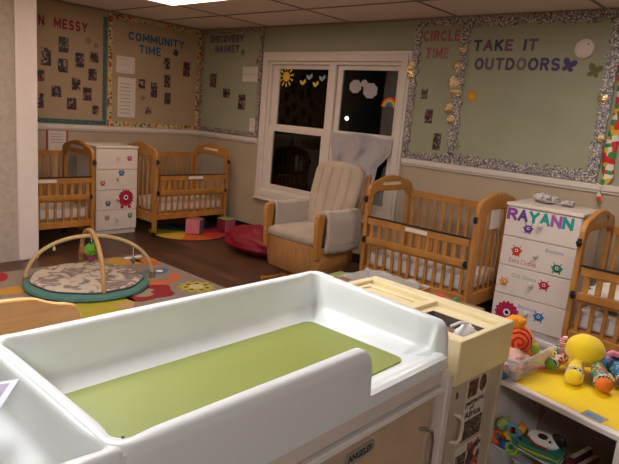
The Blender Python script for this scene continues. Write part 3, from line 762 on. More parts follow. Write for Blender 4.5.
# ---------------------------------------------------------------- bean bag
b=MB(); q=bmesh.ops.create_uvsphere(b.bm,u_segments=56,v_segments=36,radius=1)
for v in b.bm.verts:
    c=v.co.copy(); z=c.z
    k=1+.10*noise.noise(c*2.2)+.05*noise.noise(c*5+Vector((3,0,0)))+.03*abs(math.sin(math.atan2(c.y,c.x)*7))*(.3+max(0,z))
    x,y=c.x*.28*k,c.y*.43*k; zz=.12+(z*.12 if z<0 else z*.17)*k
    if zz<.02: zz=.003
    v.co=(x,y,zz)
tag(place(b.build('bean_bag','red',ang=70),(4.13,4.38,0)),'slumped red bean bag on the floor left of the glider chair','bean bag')

# ---------------------------------------------------------------- floor rug with animal prints
t_=MB(); RX0,RX1,RY0,RY1=.2,3.05,2.1,4.90
t_.box(RX0,RY0,.0,RX1,RY1,.010,0)
mats=['rug']; M['rug']=mat('grey-brown rug','#8b7c6c',.95,var=.1,scale=90,bump=.3,bscale=200)
def rs(pts,c,h=.0015):
    if c not in mats: mats.append(c)
    t_.shape(pts,d0=.0095,d1=.010+h,plane='xy',mi=mats.index(c))
def blob(cx,cy,rx,ry,n=24,w=.1,k=3,ph=0): return [(cx+rx*(1+w*math.sin(k*a+ph))*math.cos(a),cy+ry*(1+w*math.sin(k*a+ph))*math.sin(a)) for a in [2*PI*i/n for i in range(n)]]
rs(blob(1.66,4.80,.10,.13),'#9c1f22'); rs(blob(1.62,4.40,.16,.09),'#b8862e'); rs(blob(1.95,3.72,.32,.22,w=.08),'#a89a2c'); rs(blob(2.15,3.65,.07,.06),'#b8906a',.0022)
rs(blob(2.43,3.84,.24,.19,w=.12,k=5),'#8c1522'); rs(blob(2.40,3.84,.12,.09,w=.15),'#9a8672',.0022); rs(blob(2.52,3.80,.05,.04),'#8c1522',.003)
f=[(2.86+(.17 if k%2 else .12)*math.cos(PI*k/11),3.74+(.17 if k%2 else .12)*math.sin(PI*k/11)) for k in range(22)]
rs(f,'#b0a038'); rs(blob(2.86,3.74,.06,.06),'#c9b98c',.0022)
for k in range(7): a=k*.9; rs(blob(2.86+.09*math.cos(a),3.74+.09*math.sin(a),.018,.014),'#1c1a18',.003)
rs([(2.55,3.98),(2.7,3.93),(2.88,4.0),(2.95,4.12),(2.93,4.22),(2.87,4.1),(2.75,4.03),(2.6,4.06)],'#c4622f'); rs(blob(2.83,4.30,.13,.08),'#4d6b8a'); rs(blob(2.86,4.29,.03,.03),'#e8e2d8',.003)
rs(blob(2.72,4.72,.22,.13,w=.2,k=5),'#b58a32'); rs(blob(2.95,4.62,.09,.13,w=.2),'#c2662c'); rs(blob(2.3,3.3,.22,.16,w=.2,k=5),'#4d6b8a'); rs(blob(1.5,3.1,.22,.2),'#a89a2c')
o=t_.build('area_rug',mats); tag(o,'grey-brown rug with colourful animal prints under the play gym','rug')

# play gym
C0=Vector((2.165,4.25,.0135))
t=thing('play_gym','round teal baby play mat with two crossing padded arches','play gym',C0)
R=.475
def ring(r,z,n=64,w=.0): return [(r*(1+w*math.sin(9*a))*math.cos(a),r*(1+w*math.sin(9*a))*math.sin(a),z) for a in [2*PI*i/n for i in range(n)]]
b=MB(); b.loft([ring(R*.97,0),ring(R,.015),ring(R*.98,.032),ring(R*.90,.038),ring(.01,.036)],0,True,True); b.build('play_mat',mat('teal mat','#4c786e',.85,var=.05),t)
gm,nt,bs=newmat('printed animal fabric')
tc=N(nt,'ShaderNodeTexCoord'); n1=N(nt,'ShaderNodeTexNoise'); n1.inputs['Scale'].default_value=7; n1.inputs['Detail'].default_value=4; n1.inputs['Distortion'].default_value=.5
r1=ramp(nt,[(0,'#b98a6a'),(.32,'#b98a6a'),(.37,'#c2b5a5'),(.49,'#c0b3a2'),(.53,'#8a786c'),(.60,'#7d6c64'),(.66,'#c4b7a6')],'LINEAR')
nt.links.new(tc.outputs['Object'],n1.inputs['Vector']); nt.links.new(n1.outputs['Fac'],r1.inputs['Fac']); nt.links.new(r1.outputs['Color'],bs.inputs['Base Color']); bs.inputs['Roughness'].default_value=.9
b=MB(); b.loft([ring(.415,.036,w=.01),ring(.43,.045,w=.015),ring(.405,.058,w=.015),ring(.01,.055)],0,True,True); o=b.build('printed_pad',gm,t); o.location=(.02,.04,0)
b=MB(); b.tube(ring(.425,.045,w=.015),.006,6,closed=True); o=b.build('pad_piping','#4a4440',t); o.location=(.02,.04,0)
pad=mat('pale padded arch','#c9ad78',.8,var=.06,bump=.1)
def archpts(a,b_,h,n=28):
    a=Vector(a); b_=Vector(b_)
    return [tuple(a.lerp(b_,(1-math.cos(PI*k/n))/2)+Vector((0,0,h*math.sin(PI*k/n)**.9))) for k in range(n+1)]
loc=lambda x,y:(x-.04-C0.x,y-.05-C0.y,.010)
b=MB(); b.tube(archpts(loc(1.83,4.57),loc(2.74,4.21),.365),.015,12); b.build('arch',pad,t)
b=MB(); b.tube(archpts(loc(2.14,3.92),loc(2.43,4.87),.395),.018,12); b.build('arch',mat('tan padded arch','#bd9660',.8,var=.06,bump=.1),t)
for x,y in ((1.83,4.57),(2.74,4.21),(2.14,3.92),(2.43,4.87)):
    b=MB(); b.cyl((x-.04-C0.x,y-.05-C0.y,.0),(x-.04-C0.x,y-.05-C0.y,.05),.026,.02,14); b.build('arch_socket','#8a6a48',t)
# hanging toys
def hang(name,label,loc,parts,mats_,cat='hanging toy'):
    b=MB()
    for p in parts:
        k=p[0]
        if k=='s': b.sph(p[1],p[2],p[3],jit=p[4] if len(p)>4 else 0,seed=2,fr=6)
        elif k=='t': b.tube(p[1],p[2],8,p[3])
    o=b.build(name,mats_); place(o,loc); return tag(o,label,cat)
gy=Vector((2.245,4.35,.42))
hang('hanging_frog','bright green and pink soft toy hanging from the gym centre',(gy.x,gy.y,.0),[('t',[(0,0,.385),(0,0,.33)],.004,0),('t',[(.02*math.cos(a),0,.36+.025*math.sin(a)) for a in [k*PI/6 for k in range(12)]],.004,2),('s',(0,0,.27),(.055,.035,.045),1,.5),('s',(.03,0,.30),(.03,.03,.03),1,.3),('s',(-.03,0,.255),(.03,.025,.03),1,.3),('s',(0,0,.205),(.022,.018,.03),3),('s',(-.012,0,.18),(.012,.012,.02),2),('s',(.014,0,.18),(.012,.012,.02),3)],['#d8d8d0','#6aa02c','#35506a','#a02a5a'])
p=Vector((2.55,4.22,0))
hang('hanging_bird','grey and white bird toy hanging from the right arch',p,[('t',[(0,0,.285),(0,0,.20)],.003,0),('s',(0,0,.175),(.028,.02,.022),1),('s',(-.045,0,.195),(.04,.02,.008),0),('s',(.045,0,.195),(.04,.02,.008),0),('s',(0,0,.15),(.012,.012,.016),2)],['#d8d2c6','#5d6a64','#44576a'])
hang('hanging_ring','small white loop hanging from the left arch',(1.98,4.44,0),[('t',[(0,0,.315),(0,0,.30)],.003,0),('s',(0,0,.285),(.012,.008,.016),0)],['#cfc8b8'])
hang('hanging_fox','orange toy hanging behind the green one on the back arch',(2.365,4.75,0),[('t',[(0,0,.22),(0,0,.2)],.003,0),('s',(0,0,.15),(.03,.022,.045),1,.3)],['#cfc8b8','#a8603c'])

# round mat + foam blocks under the corner crib
def sector(a0,a1,r,n=10): return [(0,0)]+[(r*math.cos(a0+(a1-a0)*k/n),r*math.sin(a0+(a1-a0)*k/n)) for k in range(n+1)]
b=MB(); cs=['#c9a52e','#c4601f','#b83a22','#9a1f2a','#2f2a60','#2b3c78','#3c6a4a','#a8942c']
for k in range(8): b.shape(sector(PI*1.0+k*PI/4,PI*1.0+(k+1)*PI/4,.46),d0=0,d1=.012,plane='xy',mi=k)
b.tube(ring(.465,.006,48),.007,6,closed=True,mi=8)
tag(place(b.build('round_floor_mat',cs+['#5a2020']),(4.08,5.55,0)),'round floor mat in yellow orange red and blue wedges below the corner crib','mat')
def foam(label,loc,rz,s,cols,grp='soft foam blocks on the round mat'):
    b=MB(); b.box(-s/2,-s/2,0,s/2,s/2,s)
    b.bm.faces.ensure_lookup_table()
    for f in b.bm.faces:
        n=f.normal; f.normal_update(); n=f.normal
        f.material_index=2 if n.z>.5 else 0 if n.x<-.5 else 1
    tag(place(b.build('foam_block',cols,bevel=.012,seg=3,recalc=False),loc,rz),label,'foam block',grp)
foam('soft foam cube with a pink face and grey side',(4.09,5.44,.0135),math.radians(36),.175,['#c9707c','#6a7078','#a8665a'])
foam('soft foam cube with green top, maroon and pink sides',(4.50,5.36,.0135),math.radians(2),.165,['#7a1830','#b0506a','#7aa85c'])

# ---------------------------------------------------------------- changing station
X0,X1,Y0,Y1=-.18,1.407,.684,1.21
ct=thing('changing_table','white changing station with raised rim tray on a tan cabinet','changing table',(X0,Y0,0))
ox,oy=X0,Y0
def rrect(x0,y0,x1,y1,r,step=.006,ra=12):
    pts=[]
    def line(a,b):
        a=Vector(a);b=Vector(b); n=max(1,int((b-a).length/step))
        for k in range(n): pts.append(tuple(a.lerp(b,k/n)))
    def arc(c,a0):
        for k in range(ra): a=a0+PI/2*k/ra; pts.append((c[0]+r*math.cos(a),c[1]+r*math.sin(a)))
    line((x0+r,y0),(x1-r,y0)); arc((x1-r,y0+r),-PI/2); line((x1,y0+r),(x1,y1-r)); arc((x1-r,y1-r),0)
    line((x1-r,y1),(x0+r,y1)); arc((x0+r,y1-r),PI/2); line((x0,y1-r),(x0,y0+r)); arc((x0+r,y0+r),PI)
    return pts
def sstep(a,b,x): 
    t=min(1,max(0,(x-a)/(b-a))); return t*t*(3-2*t)
def base_h(x,y): return 1.0-.024*sstep(1.30,1.38,x)*min(1,max(0,(1.17-y)/.45))
def top_h(x,y):
    # rim height along the outline: low lip on the front right part
    if y<Y0+.10 and x>.7:
        def fall(t):   # rounded shoulder, then a steep drop
            t=min(1,max(0,t)); return .036*(1-math.sqrt(1-t*t)) if t<.999 else .115
        d=fall((x-.985)/.04)
        if x>X1-.08: d=min(d,fall((Y0+.042-y)/.032))
        return max(.888,base_h(x,y)-d)
    return base_h(x,y)
FL=.872
prof=[(0,-1,0),(0,0,.55),(.0,0,.8),(.002,0,.92),(.007,0,.985),(.014,0,1.0),(.024,0,1.0),(.029,0,.985),(.033,0,.94),(.037,0,.80),(.041,0,.5),(.045,0,.30),(.050,0,.215),(.06,0,.165),(.085,0,.05),(.10,0,.0)]
def insetpt(p,d,x0,y0,x1,y1):
    x,y=p; cx=min(max(x,x0+.1),x1-.1); cy=min(max(y,y0+.1),y1-.1)
    v=Vector((x-cx,y-cy)); L=v.length
    if L<1e-6: return p
    v/=L; return (x-v.x*d,y-v.y*d)
def basin(b,x0,x1,y0,y1,r,hf,floorz,outz,depthprof,dscale=1.0):
    base=rrect(x0,y0,x1,y1,r)
    rings=[[(x+(.022*min(1,(x-.9)/.4) if x>.9 else 0)-ox,y-oy,outz) for x,y in base]]
    tops=[hf(x,y) for x,y in base]
    for d,_,k in depthprof[1:]:
        R=[]
        for (x,y),tp in zip(base,tops):
            px,py=insetpt((x,y),d*dscale,x0,y0,x1,y1)
            if d==0 and x>.9: px+=.022*(1-k)*min(1,(x-.9)/.4)
            if d<=.014: z=outz+(tp-outz)*k if k<.9 else tp-(1-k)*.1
            else: z=floorz+(tp-floorz)*k
            R.append((px-ox,py-oy,z))
        rings.append(R)
    # make first rings monotone
    b.loft(rings,0,False,True)
b=MB(); basin(b,.385,X1,Y0,Y1,.04,top_h,FL,.846,prof)
b.box(.38-ox,Y0+.003-oy,.8465,.43-ox,Y0+.018-oy,.986)
tray=b.build('molded_tray','tray',ct,ang=70)
b=MB(); basin(b,X0,.413,Y0+.001,Y1-.001,.014,lambda x,y:.9985,0.905,.846,[(d,q,k) if k<.6 or d<.03 else (d,q,k) for d,q,k in prof],.95); b.build('side_compartment','tray',ct,ang=70)
for x,y in ((.405,1.183),(.42,.712),):
    b=MB(); b.cyl((x-ox,y-oy,.999),(x-ox,y-oy,1.0008),.0028,n=12); b.build('screw_cap','dark',ct)
b=MB(); b.cyl((.56-ox,.685-oy,.868),(.56-ox,.682-oy,.868),.005,n=12); b.build('screw_cap','dark',ct)
# the vinyl mat lies in the tray
b=MB(); out=rrect(.485,.752,1.282,1.108,.03,.03,5)
b.loft([[(x-.88,y-.92,0) for x,y in out],[(x-.88,y-.92,.006) for x,y in out]],0,True,True)
tag(place(b.build('changing_mat','mat',bevel=.002),(.88,.92,.8725)),'flat olive green vinyl changing mat in the white tray','changing mat')
# cabinet body
y0=.712
b=MB(); b.box(.0,y0+.02-oy,.08,1.425-ox,1.19-oy,.8455); b.box(.03,y0+.06-oy,0,1.40-ox,1.16-oy,.08)
b.build('cabinet_body','lam',ct)
b=MB(); b.box(0,y0-.012-oy,.792,1.405-ox,y0+.02-oy,.8458); b.build('top_fascia','lam',ct,bevel=.002)
b=MB(); b.box(0,y0-.004-oy,.7845,1.405-ox,y0+.019-oy,.792); b.build('shadow_gap','black',ct)
b=MB(); b.box(0,y0-.020-oy,.766,1.405-ox,y0+.019-oy,.7845); b.build('edge_rail',mat('pale metal rail','#e6dbd2',.35,metal=0,var=0),ct,bevel=.003)
b=MB(); b.box(1.405-ox,y0-.032-oy,.05,1.436-ox,y0+.02-oy,.82); b.build('corner_post','lam',ct,bevel=.004)
b=MB(); b.box(.30-ox,y0-.002-oy,.10,1.385-ox,y0+.019-oy,.764)
b.shape([(x-ox,z) for x,z in rect(.30,.10,1.385,.764)],[[(x-ox,z) for x,z in rect(.322,.122,1.363,.745)]],y0-.008-oy,y0-.001-oy,'xz',1)
dr=b.build('door',['door',mat('tan edge band','#bba287',.5)],ct)
b=MB(); hx=1.355-ox; b.tube([(hx-.03,y0-.005-oy,.675),(hx-.022,y0-.028-oy,.682),(hx-.008,y0-.032-oy,.672),(hx,y0-.033-oy,.64),(hx,y0-.033-oy,.50),(hx-.01,y0-.028-oy,.46),(hx-.02,y0-.005-oy,.455)],.005,10); b.build('door_handle','steel',dr)
b=MB(); px=.995-ox; b.shape([(px+x,.7+z) for x,z in [(0,.0),(.105,.0),(.112,.008),(.112,.024),(.105,.032),(0,.032),(-.007,.024),(-.007,.008)]],d0=y0-.006-oy,d1=y0-.0022-oy)
me,w=text_mesh('ANGELES',.017,.001,.02); b.me(me,Matrix.Translation((px+.006,y0-.006-oy,.708))@Matrix.Diagonal((.093/w,1,1,1)),1)
b.build('name_plate',[mat('grey plate','#b0a698',.4,metal=.5,var=.05),'#3c352f'],dr)

# cream diaper unit on its own tower
tw=thing('storage_tower','cream-topped storage tower attached at the right end of the changing station','storage tower',(1.468,.688,0),math.radians(-3))
Wt,Dt=.328,.58
b=MB()
# top with two recesses: frame shape with holes, sloping lips
zt=.902
hole=[rect(.10,.03,.315,.215)[0],(.315,.03),(.315,.235),(.10,.235)]
outer=[(0,0),(Wt,0),(Wt,Dt),(0,Dt)]
b.shape(outer,[rect(.03,.022,.275,.262),rect(.03,.290,.275,.552)],zt-.14,zt,'xy')
b.shape(rect(.029,.021,.276,.263),[rect(.085,.042,.222,.240)],zt-.14,zt-.016,'xy')
b.box(.029,.289,zt-.14,.276,.553,zt-.020)
b.shape(rect(.045,.305,.258,.548),[rect(.065,.325,.235,.53)],zt-.0205,zt-.012,'xy')
b.build('cream_top','cream',tw,bevel=.005,seg=3)
b=MB(); b.box(.0855,.0425,zt-.139,.2215,.2395,zt-.12); b.shape(rect(.0855,.0425,.2215,.2395),[rect(.0875,.0445,.2195,.2375)],zt-.13,zt-.02,'xy'); b.build('bin_lining','dark2',tw)
b=MB(); b.box(.022,.012,0,.300,.03,zt-.141); b.box(.29,.03,0,.31,.565,zt-.141); b.box(.004,.03,0,.022,.565,zt-.141); b.box(.004,.55,0,.31,.57,zt-.141); b.box(.296,.004,0,.312,.03,zt-.141); b.build('side_panel',mat('tower laminate','#b8a78e',.5,var=.05),tw,bevel=.002)
b=MB(); b.box(.006,.005,0,.022,.02,zt-.145); b.build('front_edge',mat('tower edge','#b7a68e',.5),tw)
b=MB(); b.tube([(.030,.012,.664),(.035,-.008,.662),(.048,-.013,.652),(.052,-.013,.62),(.050,-.012,.584),(.04,-.008,.574),(.028,.012,.572)],.006,10); b.build('pull_handle','#d5c3ad',tw)
b=MB(); b.cyl((.030,.013,.722),(.030,.008,.722),.012,n=18); b.build('lock','#4c3a30',tw)
# white tissue pack in the bin
b=MB(); b.sph((0,0,.0),(.034,.034,.045),jit=.25,seed=3,fr=5); b.sph((.03,-.01,-.01),(.022,.026,.035),jit=.3,seed=5); b.tube([(-.05,.03,.04),(-.03,.01,.055),(0,0,.05)],.005,8)
tag(place(b.build('wipes_pack','#e6e2e0',ang=70),(1.64,.76,.850)),'crumpled white wipes pack poking out of the cream bin opening','wipes')
b=MB(); b.box(-.045,-.045,0,.045,.045,.075); tag(place(b.build('brown_box','#7a5c40',bevel=.004),(1.625,.85,.783)),'brown carton standing inside the cream bin beside the wipes','carton')
# posters on the tower
POST=[cells('rust textile print',['#5c2a20','#7a3a2a','#3c2018','#8a5a44'],60),cells('brown textile print',['#4a3a2c','#6a5540','#2c2420','#8c765c'],110),cells('colour textile print',['#8a2420','#3a2a22','#a85a34','#c8b89a','#5a3a5a'],50)]
def poster(label,x,z,w,h,build):
    q=Vector((x-1.468,.0118)); q.rotate(Matrix.Rotation(math.radians(-3),2)); t=thing('poster',label,'poster',(1.468+q.x,.688+q.y,z),math.radians(-3)); b=MB(); b.box(0,-.0015,-h,w,0,0); b.build('sheet','#cfc3b2',t); build(t,w,h); return t
def p1(t,w,h):
    b=MB(); b.box(.008,-.0022,-.075,w*.52,-.0014,-.004); b.build('picture',[POST[0]],t)
    b=MB(); b.shape([(w*.78+x,-.036+z*1.6) for x,z in circ(0,0,.022)],d0=-.0022,d1=-.0014); b.build('picture',[POST[0]],t)
    b=MB()
    for s,x,z,h_,wd in (('patterns',.006,-.108,.022,w*.88),('of',.03,-.128,.014,.03),('Africa',.006,-.164,.028,w*.8)):
        me,q=text_mesh(s,h_,.0008,.02); b.me(me,Matrix.Translation((x,-.0015,z))@Matrix.Diagonal((wd/q,1,1,1)))
    b.build('title_text','#2c2426',t)
    b=MB(); b.box(.0,-.0022,-h+.004,w*.98,-.0014,-.175); b.build('picture',[POST[1]],t)
poster('upper poster titled patterns of Africa on the storage tower front',1.563,.750,.125,.265,p1).scale=(1,1,.80)
def p2(t,w,h):
    b=MB(); b.box(.006,-.0022,-h+.03,w*.42,-.0014,-.03); b.build('picture',[POST[1]],t)
    b=MB(); b.box(w*.45,-.0022,-h+.03,w*.98,-.0014,-.006); b.build('picture',[POST[2]],t)
poster('lower poster with colourful textile strips on the storage tower front',1.548,.527,.16,.30,p2)

# paper card leaning in left compartment
b=MB(); b.box(-.16,-.22,0,0,0,.0015,0); b.box(-.14,-.2,.0015,-.012,-.012,.002,1)
o=tag(b.build('paper_card',['#e0dce4','#a59bb0']),'white card with a lilac print leaning in the left compartment','card')
o.location=(.377,.985,1.0); o.rotation_euler=(0,math.radians(-9),math.radians(-37))

# ---------------------------------------------------------------- wooden chair behind the changing station
t=thing('wooden_bench','honey wood bench with curved solid back behind the changing station','bench',(-.335,1.62,0.0))
pts=[(0,.38),(1.145,.38),(1.147,.80),(1.138,.83),(1.12,.855),(1.09,.865),(1.07,.868),(1.045,.876),(1.01,.893),(.96,.902),(.9,.905),(.5,.905),(.3,.905),(.24,.9),(.18,.89),(.12,.87),(.06,.868),(.02,.85),(0,.80)]
b=MB(); b.shape([(x,z+(.02 if z>.7 else 0)) for x,z in pts],d0=0,d1=.022); b.build('backrest','panelwood',t,bevel=.007,seg=3)
b=MB(); b.box(0,.022,.34,1.147,.36,.37); b.build('seat','panelwood',t,bevel=.005)
for x in (.0,1.115):
    b=MB(); b.box(x,-.002,0,x+.032,.36,.34); b.box(x,.022,.37,x+.025,.30,.58); b.build('side_panel','panelwood',t,bevel=.005)

# ---------------------------------------------------------------- carton behind the tower
t=thing('cardboard_carton','open cardboard carton with green flap edge between tower and centre crib','carton',(2.52,1.56,0))
b=MB(); b.shape(rect(0,0,.32,.44),[rect(.012,.012,.308,.428)],0,.60,'xy'); b.box(.01,.01,.0,.31,.43,.02); b.build('walls',mat('cardboard','#a87c50',.8),t,bevel=.002)
b=MB(); b.box(-.005,.445,.585,.12,.50,.60); b.build('flap','#7d8a4c',t,bevel=.003)
b=MB()
b.grid(lambda u,v:(2.53+.30*u,1.57+.42*v,.605+.035*noise.noise(Vector((u*5,v*5,3)))+.035*math.sin(PI*u)*math.sin(PI*v)),24,30)
tag(b.build('plastic_bag',clear('crinkled plastic',(.95,.95,.95),.15,.18),solid=.001),'crinkled clear plastic bag bulging from the cardboard carton','plastic bag')

# ---------------------------------------------------------------- yellow-topped shelf
SX0,SX1,SY0,SY1,ST=1.787,2.257,-.287,.883,.60
SA=math.radians(-11.5); EX=Vector((math.cos(SA),math.sin(SA))); EY=Vector((-math.sin(SA),math.cos(SA)))
def S(x,y,z,rz=0): p=Vector((SX0,SY0))+EX*(x-1.915)+EY*(y+.30); return (p.x,p.y,z)
t=thing('toy_shelf','low white toy shelf with a yellow top right of the storage tower','shelf',(SX0,SY0,0),SA)
w,d=SX1-SX0,SY1-SY0
b=MB(); b.box(0,0,ST-.022,w,d,ST); b.build('top','white',t,bevel=.004)
b=MB(); b.box(.028,.0,ST+.0002,w-.028,d-.03,ST+.0015); b.build('top_cover',mat('yellow vinyl','#f4cf0c',.4,var=.04,coat=.2),t)
b=MB(); b.box(.002,0,0,w,.018,ST-.022); b.build('side_panel','white',t)
b=MB(); b.box(.002,d-.018,0,w,d,ST-.022); b.build('side_panel','white',t)
b=MB(); b.box(.002,.622,0,w,.64,ST-.022); b.build('divider','white',t)
bk=mat('brown back panel','#a08c80',.7)
b=MB(); b.box(w-.012,.018,.0,w,.622,ST-.022); b.box(w-.012,.64,.0,w,d-.018,ST-.022); b.build('back_panel',bk,t)
for z in (.03,.195):
    b=MB(); b.box(.004,.0185,z,w-.013,.6215,z+.016); b.box(.004,.6405,z,w-.013,d-.0185,z+.016); b.build('shelf_board','white',t)
b=MB(); b.box(-.002,-.0,0,.002,.0,0) if False else None
# small tag on the top edge
t2=thing('shelf_tag','small blue-fronted label tag on the front edge of the yellow top','label tag',(1.9815,.43,ST+.0016),SA)
b=MB(); b.box(-.026,-.036,0,.026,.036,.0012); b.build('tag_base','#b08a70',t2); b=MB(); b.box(-.016,-.028,.0013,.010,.028,.0022); b.build('tag_print','#4f8fa6',t2)

def bin_(name,label,loc,rz,w,d,h,m='clearbox'):
    t=thing(name,label,'storage bin',loc,rz)
    def rr(s,z,e=0): return [(x,y,z) for x,y in rrect(-w/2*s-e,-d/2*s-e,w/2*s+e,d/2*s+e,.02,.05,4)]
    b=MB(); b.loft([rr(.88,.003),rr(.90,.006),rr(1,h)],0,True,False); b.build('tub',m,t,solid=.0025)
    b=MB(); b.tube(rr(1,h,.003),.005,6,closed=True,flat=1.0); b.build('rim',m,t)
    return t
# clear box with the orange plush on the top
bin_('clear_bin','clear plastic bin holding the orange plush on the yellow top',(2.15,.775,.6018),math.radians(-5),.29,.165,.085)
t=thing('plush_snail','orange plush toy with spiral shell and green balls in the clear bin','plush toy',(2.13,.775,.607),0)
b=MB(); b.sph((0,0,.115),(.062,.055,.055),jit=.06,nu=32,nv=20); b.build('shell',mat('orange velour','#f25a12',.9,bump=.2,sheen=.3),t)
ax=Vector((-.84,-.5,.12)).normalized(); e1=ax.cross(Vector((0,0,1))).normalized(); e2=ax.cross(e1)
def spt(k):
    th=math.radians(4+2.1*k); ph=k*.62; v=ax*math.cos(th)+(e1*math.cos(ph)+e2*math.sin(ph))*math.sin(th)
    return (v.x*.0635,v.y*.0565,.115+v.z*.0565)
b=MB(); b.tube([spt(k) for k in range(31)],.0034,6); b.build('spiral_seam','#a01f14',t)
b=MB(); b.sph((.0,.02,.175),(.04,.035,.03),jit=.25,seed=3); b.sph((.03,.045,.15),(.055,.02,.02),jit=.3,seed=9); b.sph((-.005,-.005,.19),(.022,.02,.016)); b.sph((.05,-.03,.08),(.03,.03,.04),jit=.2); b.build('head',mat('amber velour','#e69420',.9,bump=.2),t)
for x,y,z in ((.085,.0,.115),(.045,-.052,.085)):
    b=MB(); b.sph((x,y,z),.022); b.build('ball','#a9bf48',t)
b=MB(); b.sph((.045,-.056,.085),(.010,.018,.012)); b.build('ball_patch','#2a3a30',t)
b=MB(); b.sph((.07,-.01,.06),(.055,.055,.03),jit=.3,seed=8,fr=6); b.build('blanket_tail',mat('orange cloth','#dd4a18',.9,bump=.2),t)
b=MB(); b.sph((0,0,.05),(.07,.055,.045),jit=.4,seed=6,fr=6); tag(place(b.build('pink_cloth',mat('pale pink cloth','#d8a898',.9,bump=.2)),(2.065,.755,.609)),'pale pink cloth bunched in the front of the clear bin','cloth')
# small toys left of the bin
hang('toy_car','small blue and grey toy at the front corner of the yellow top',(1.99,.765,.602),[('s',(0,0,.018),(.022,.03,.016),0,.2),('s',(.0,.02,.04),(.014,.014,.014),1),('s',(.015,-.02,.03),(.014,.012,.012),2)],['#3a4f6c','#4a9a7c','#8c6f60'],'toy')

# yellow octopus plush
yel=mat('yellow velour','#f2cf12',.9,var=.04,bump=.25,bscale=200,sheen=.3)
def px(x,y,z): return Vector((x,y,z))
t=thing('plush_octopus','large yellow plush octopus with patterned legs lying on the yellow top','plush toy',(2.30,.60,.602)); t.location=(2.325,.60,.602)
b=MB(); b.sph((.0,-.02,.092),(.072,.072,.062),jit=.03,nu=40,nv=24,M_=Matrix.Rotation(math.radians(15),4,'Z')); b.build('head',yel,t)
dots=cells('teal dotted cloth',['#3f7f7a','#3f7f7a','#3f7f7a','#c05a3a','#c8b040'],95)
dots2=cells('blue dotted cloth',['#2f6a8c','#2f6a8c','#2f6a8c','#8ab8c8'],110)
dots3=cells('orange dotted cloth',['#d8c8b0','#d06a40','#d8c8b0','#a03a30'],80)
bw=stripes('black and white trim','#f0ece4','#17150f',60,'X',pos=.5)
def leg(pts,r,m,footc,footr):
    b=MB(); P=[Vector(p) for p in pts]; b.tube(P,r,14); L=b.build('leg',m if not isinstance(m,str) else m,t)
    d=(P[-1]-P[-2]).normalized()
    b=MB(); b.tube([P[-1]-d*.004,P[-1]+d*.006],r[-1]*1.1,16); b.build('trim_band',bw,L)
    b=MB(); b.sph(P[-1]+d*footr*.55,(footr,footr*1.0,footr*.9)); b.build('foot',footc,L)
leg([(-.04,-.02,.055),(-.085,-.02,.045),(-.125,-.03,.033)],[.022,.027,.030],yel,yel,.033)
leg([(-.01,-.07,.06),(-.05,-.09,.05),(-.11,-.125,.034)],[.022,.027,.030],dots,mat('orange foot','#e0741c',.9,bump=.2),.030)
leg([(.03,-.09,.065),(.025,-.13,.055),(-.01,-.17,.037)],[.022,.028,.030],dots2,mat('pink foot','#c84a5a',.9,bump=.2),.029)
leg([(-.03,.04,.05),(-.055,.055,.04),(-.08,.065,.03)],[.018,.022,.024],dots3,mat('green foot','#6f9a34',.9,bump=.2),.023)
leg([(.04,.03,.05),(.06,.07,.035),(.05,.10,.028)],[.02,.022,.024],dots,yel,.025)
b=MB(); b.tube([(.01,.05,.08),(-.0,.07,.09),(.005,.072,.105),(.02,.06,.112)],[.009,.012,.012,.009],12); b.build('striped_loop',stripes('red white stripes','#e8e0d8','#c0303a',40,'Z'),t)
b=MB(); b.tube([(.0,-.08,.085),(.03,-.11,.105),(.045,-.145,.095),(.03,-.18,.075)],[.012,.012,.011,.010],10); b.build('pink_tail','#d8829a',t)
b=MB(); b.sph((-.012,-.09,.073),(.016,.016,.016),jit=.2); b.sph((-.0,-.10,.085),(.014,.014,.013),mi=1); b.build('ribbon',['#2f7f9c','#a58cc0'],t)
b=MB(); b.tube([(-.10,.08,.008),(-.13,.09,.012),(-.17,.115,.008),(-.13,.12,.007),(-.10,.085,.008)],.006,8,flat=.6); b.build('ribbon_loop','#c84a20',t)
# green something behind at the right crib foot
b=MB(); b.sph((0,0,.05),(.11,.09,.06),jit=.3,seed=4); tag(place(b.build('green_cushion','#1f6a4c'),(2.62,.50,.0)),'dark green soft cushion on the floor behind the shelf','cushion')

# items inside the shelf (standing on the middle board z=.251)
SB=.2115
bin_('clear_bin','clear plastic bin of bright rattles inside the shelf at its left end',S(2.02,.765,SB),SA,.19,.115,.12)
toys=[('toy_ring','orange toy ring in the rattle bin',(-.06,.005,.125),'#e0581c','ring',.024),('toy_ring','yellow toy ring topmost in the rattle bin',(-.05,-.03,.14),'#d8c41c','ring',.02),
('toy_ball','pale green ball with spots in the rattle bin',(.0,.03,.15),'#9fb45c','ball',.028),('toy_ball','amber ball at the back of the rattle bin',(.03,-.03,.15),'#dd9c1c','ball',.026),
('toy_cup','dark blue cup lying in the rattle bin',(-.07,-.035,.115),'#1a4a96','ball',.024),('toy_ring','light blue ring standing in the rattle bin',(-.01,-.02,.155),'#5a9ab0','ring',.022),('toy_ring','lime green ring over the edge of the rattle bin',(-.07,-.06,.12),'#8fbf2c','ring',.02),
('toy_ball','red ball low in the rattle bin',(.04,.03,.12),'#a82430','ball',.024),('toy_ball','teal ball low in the rattle bin',(-.03,.04,.11),'#3a8c8a','ball',.022)]
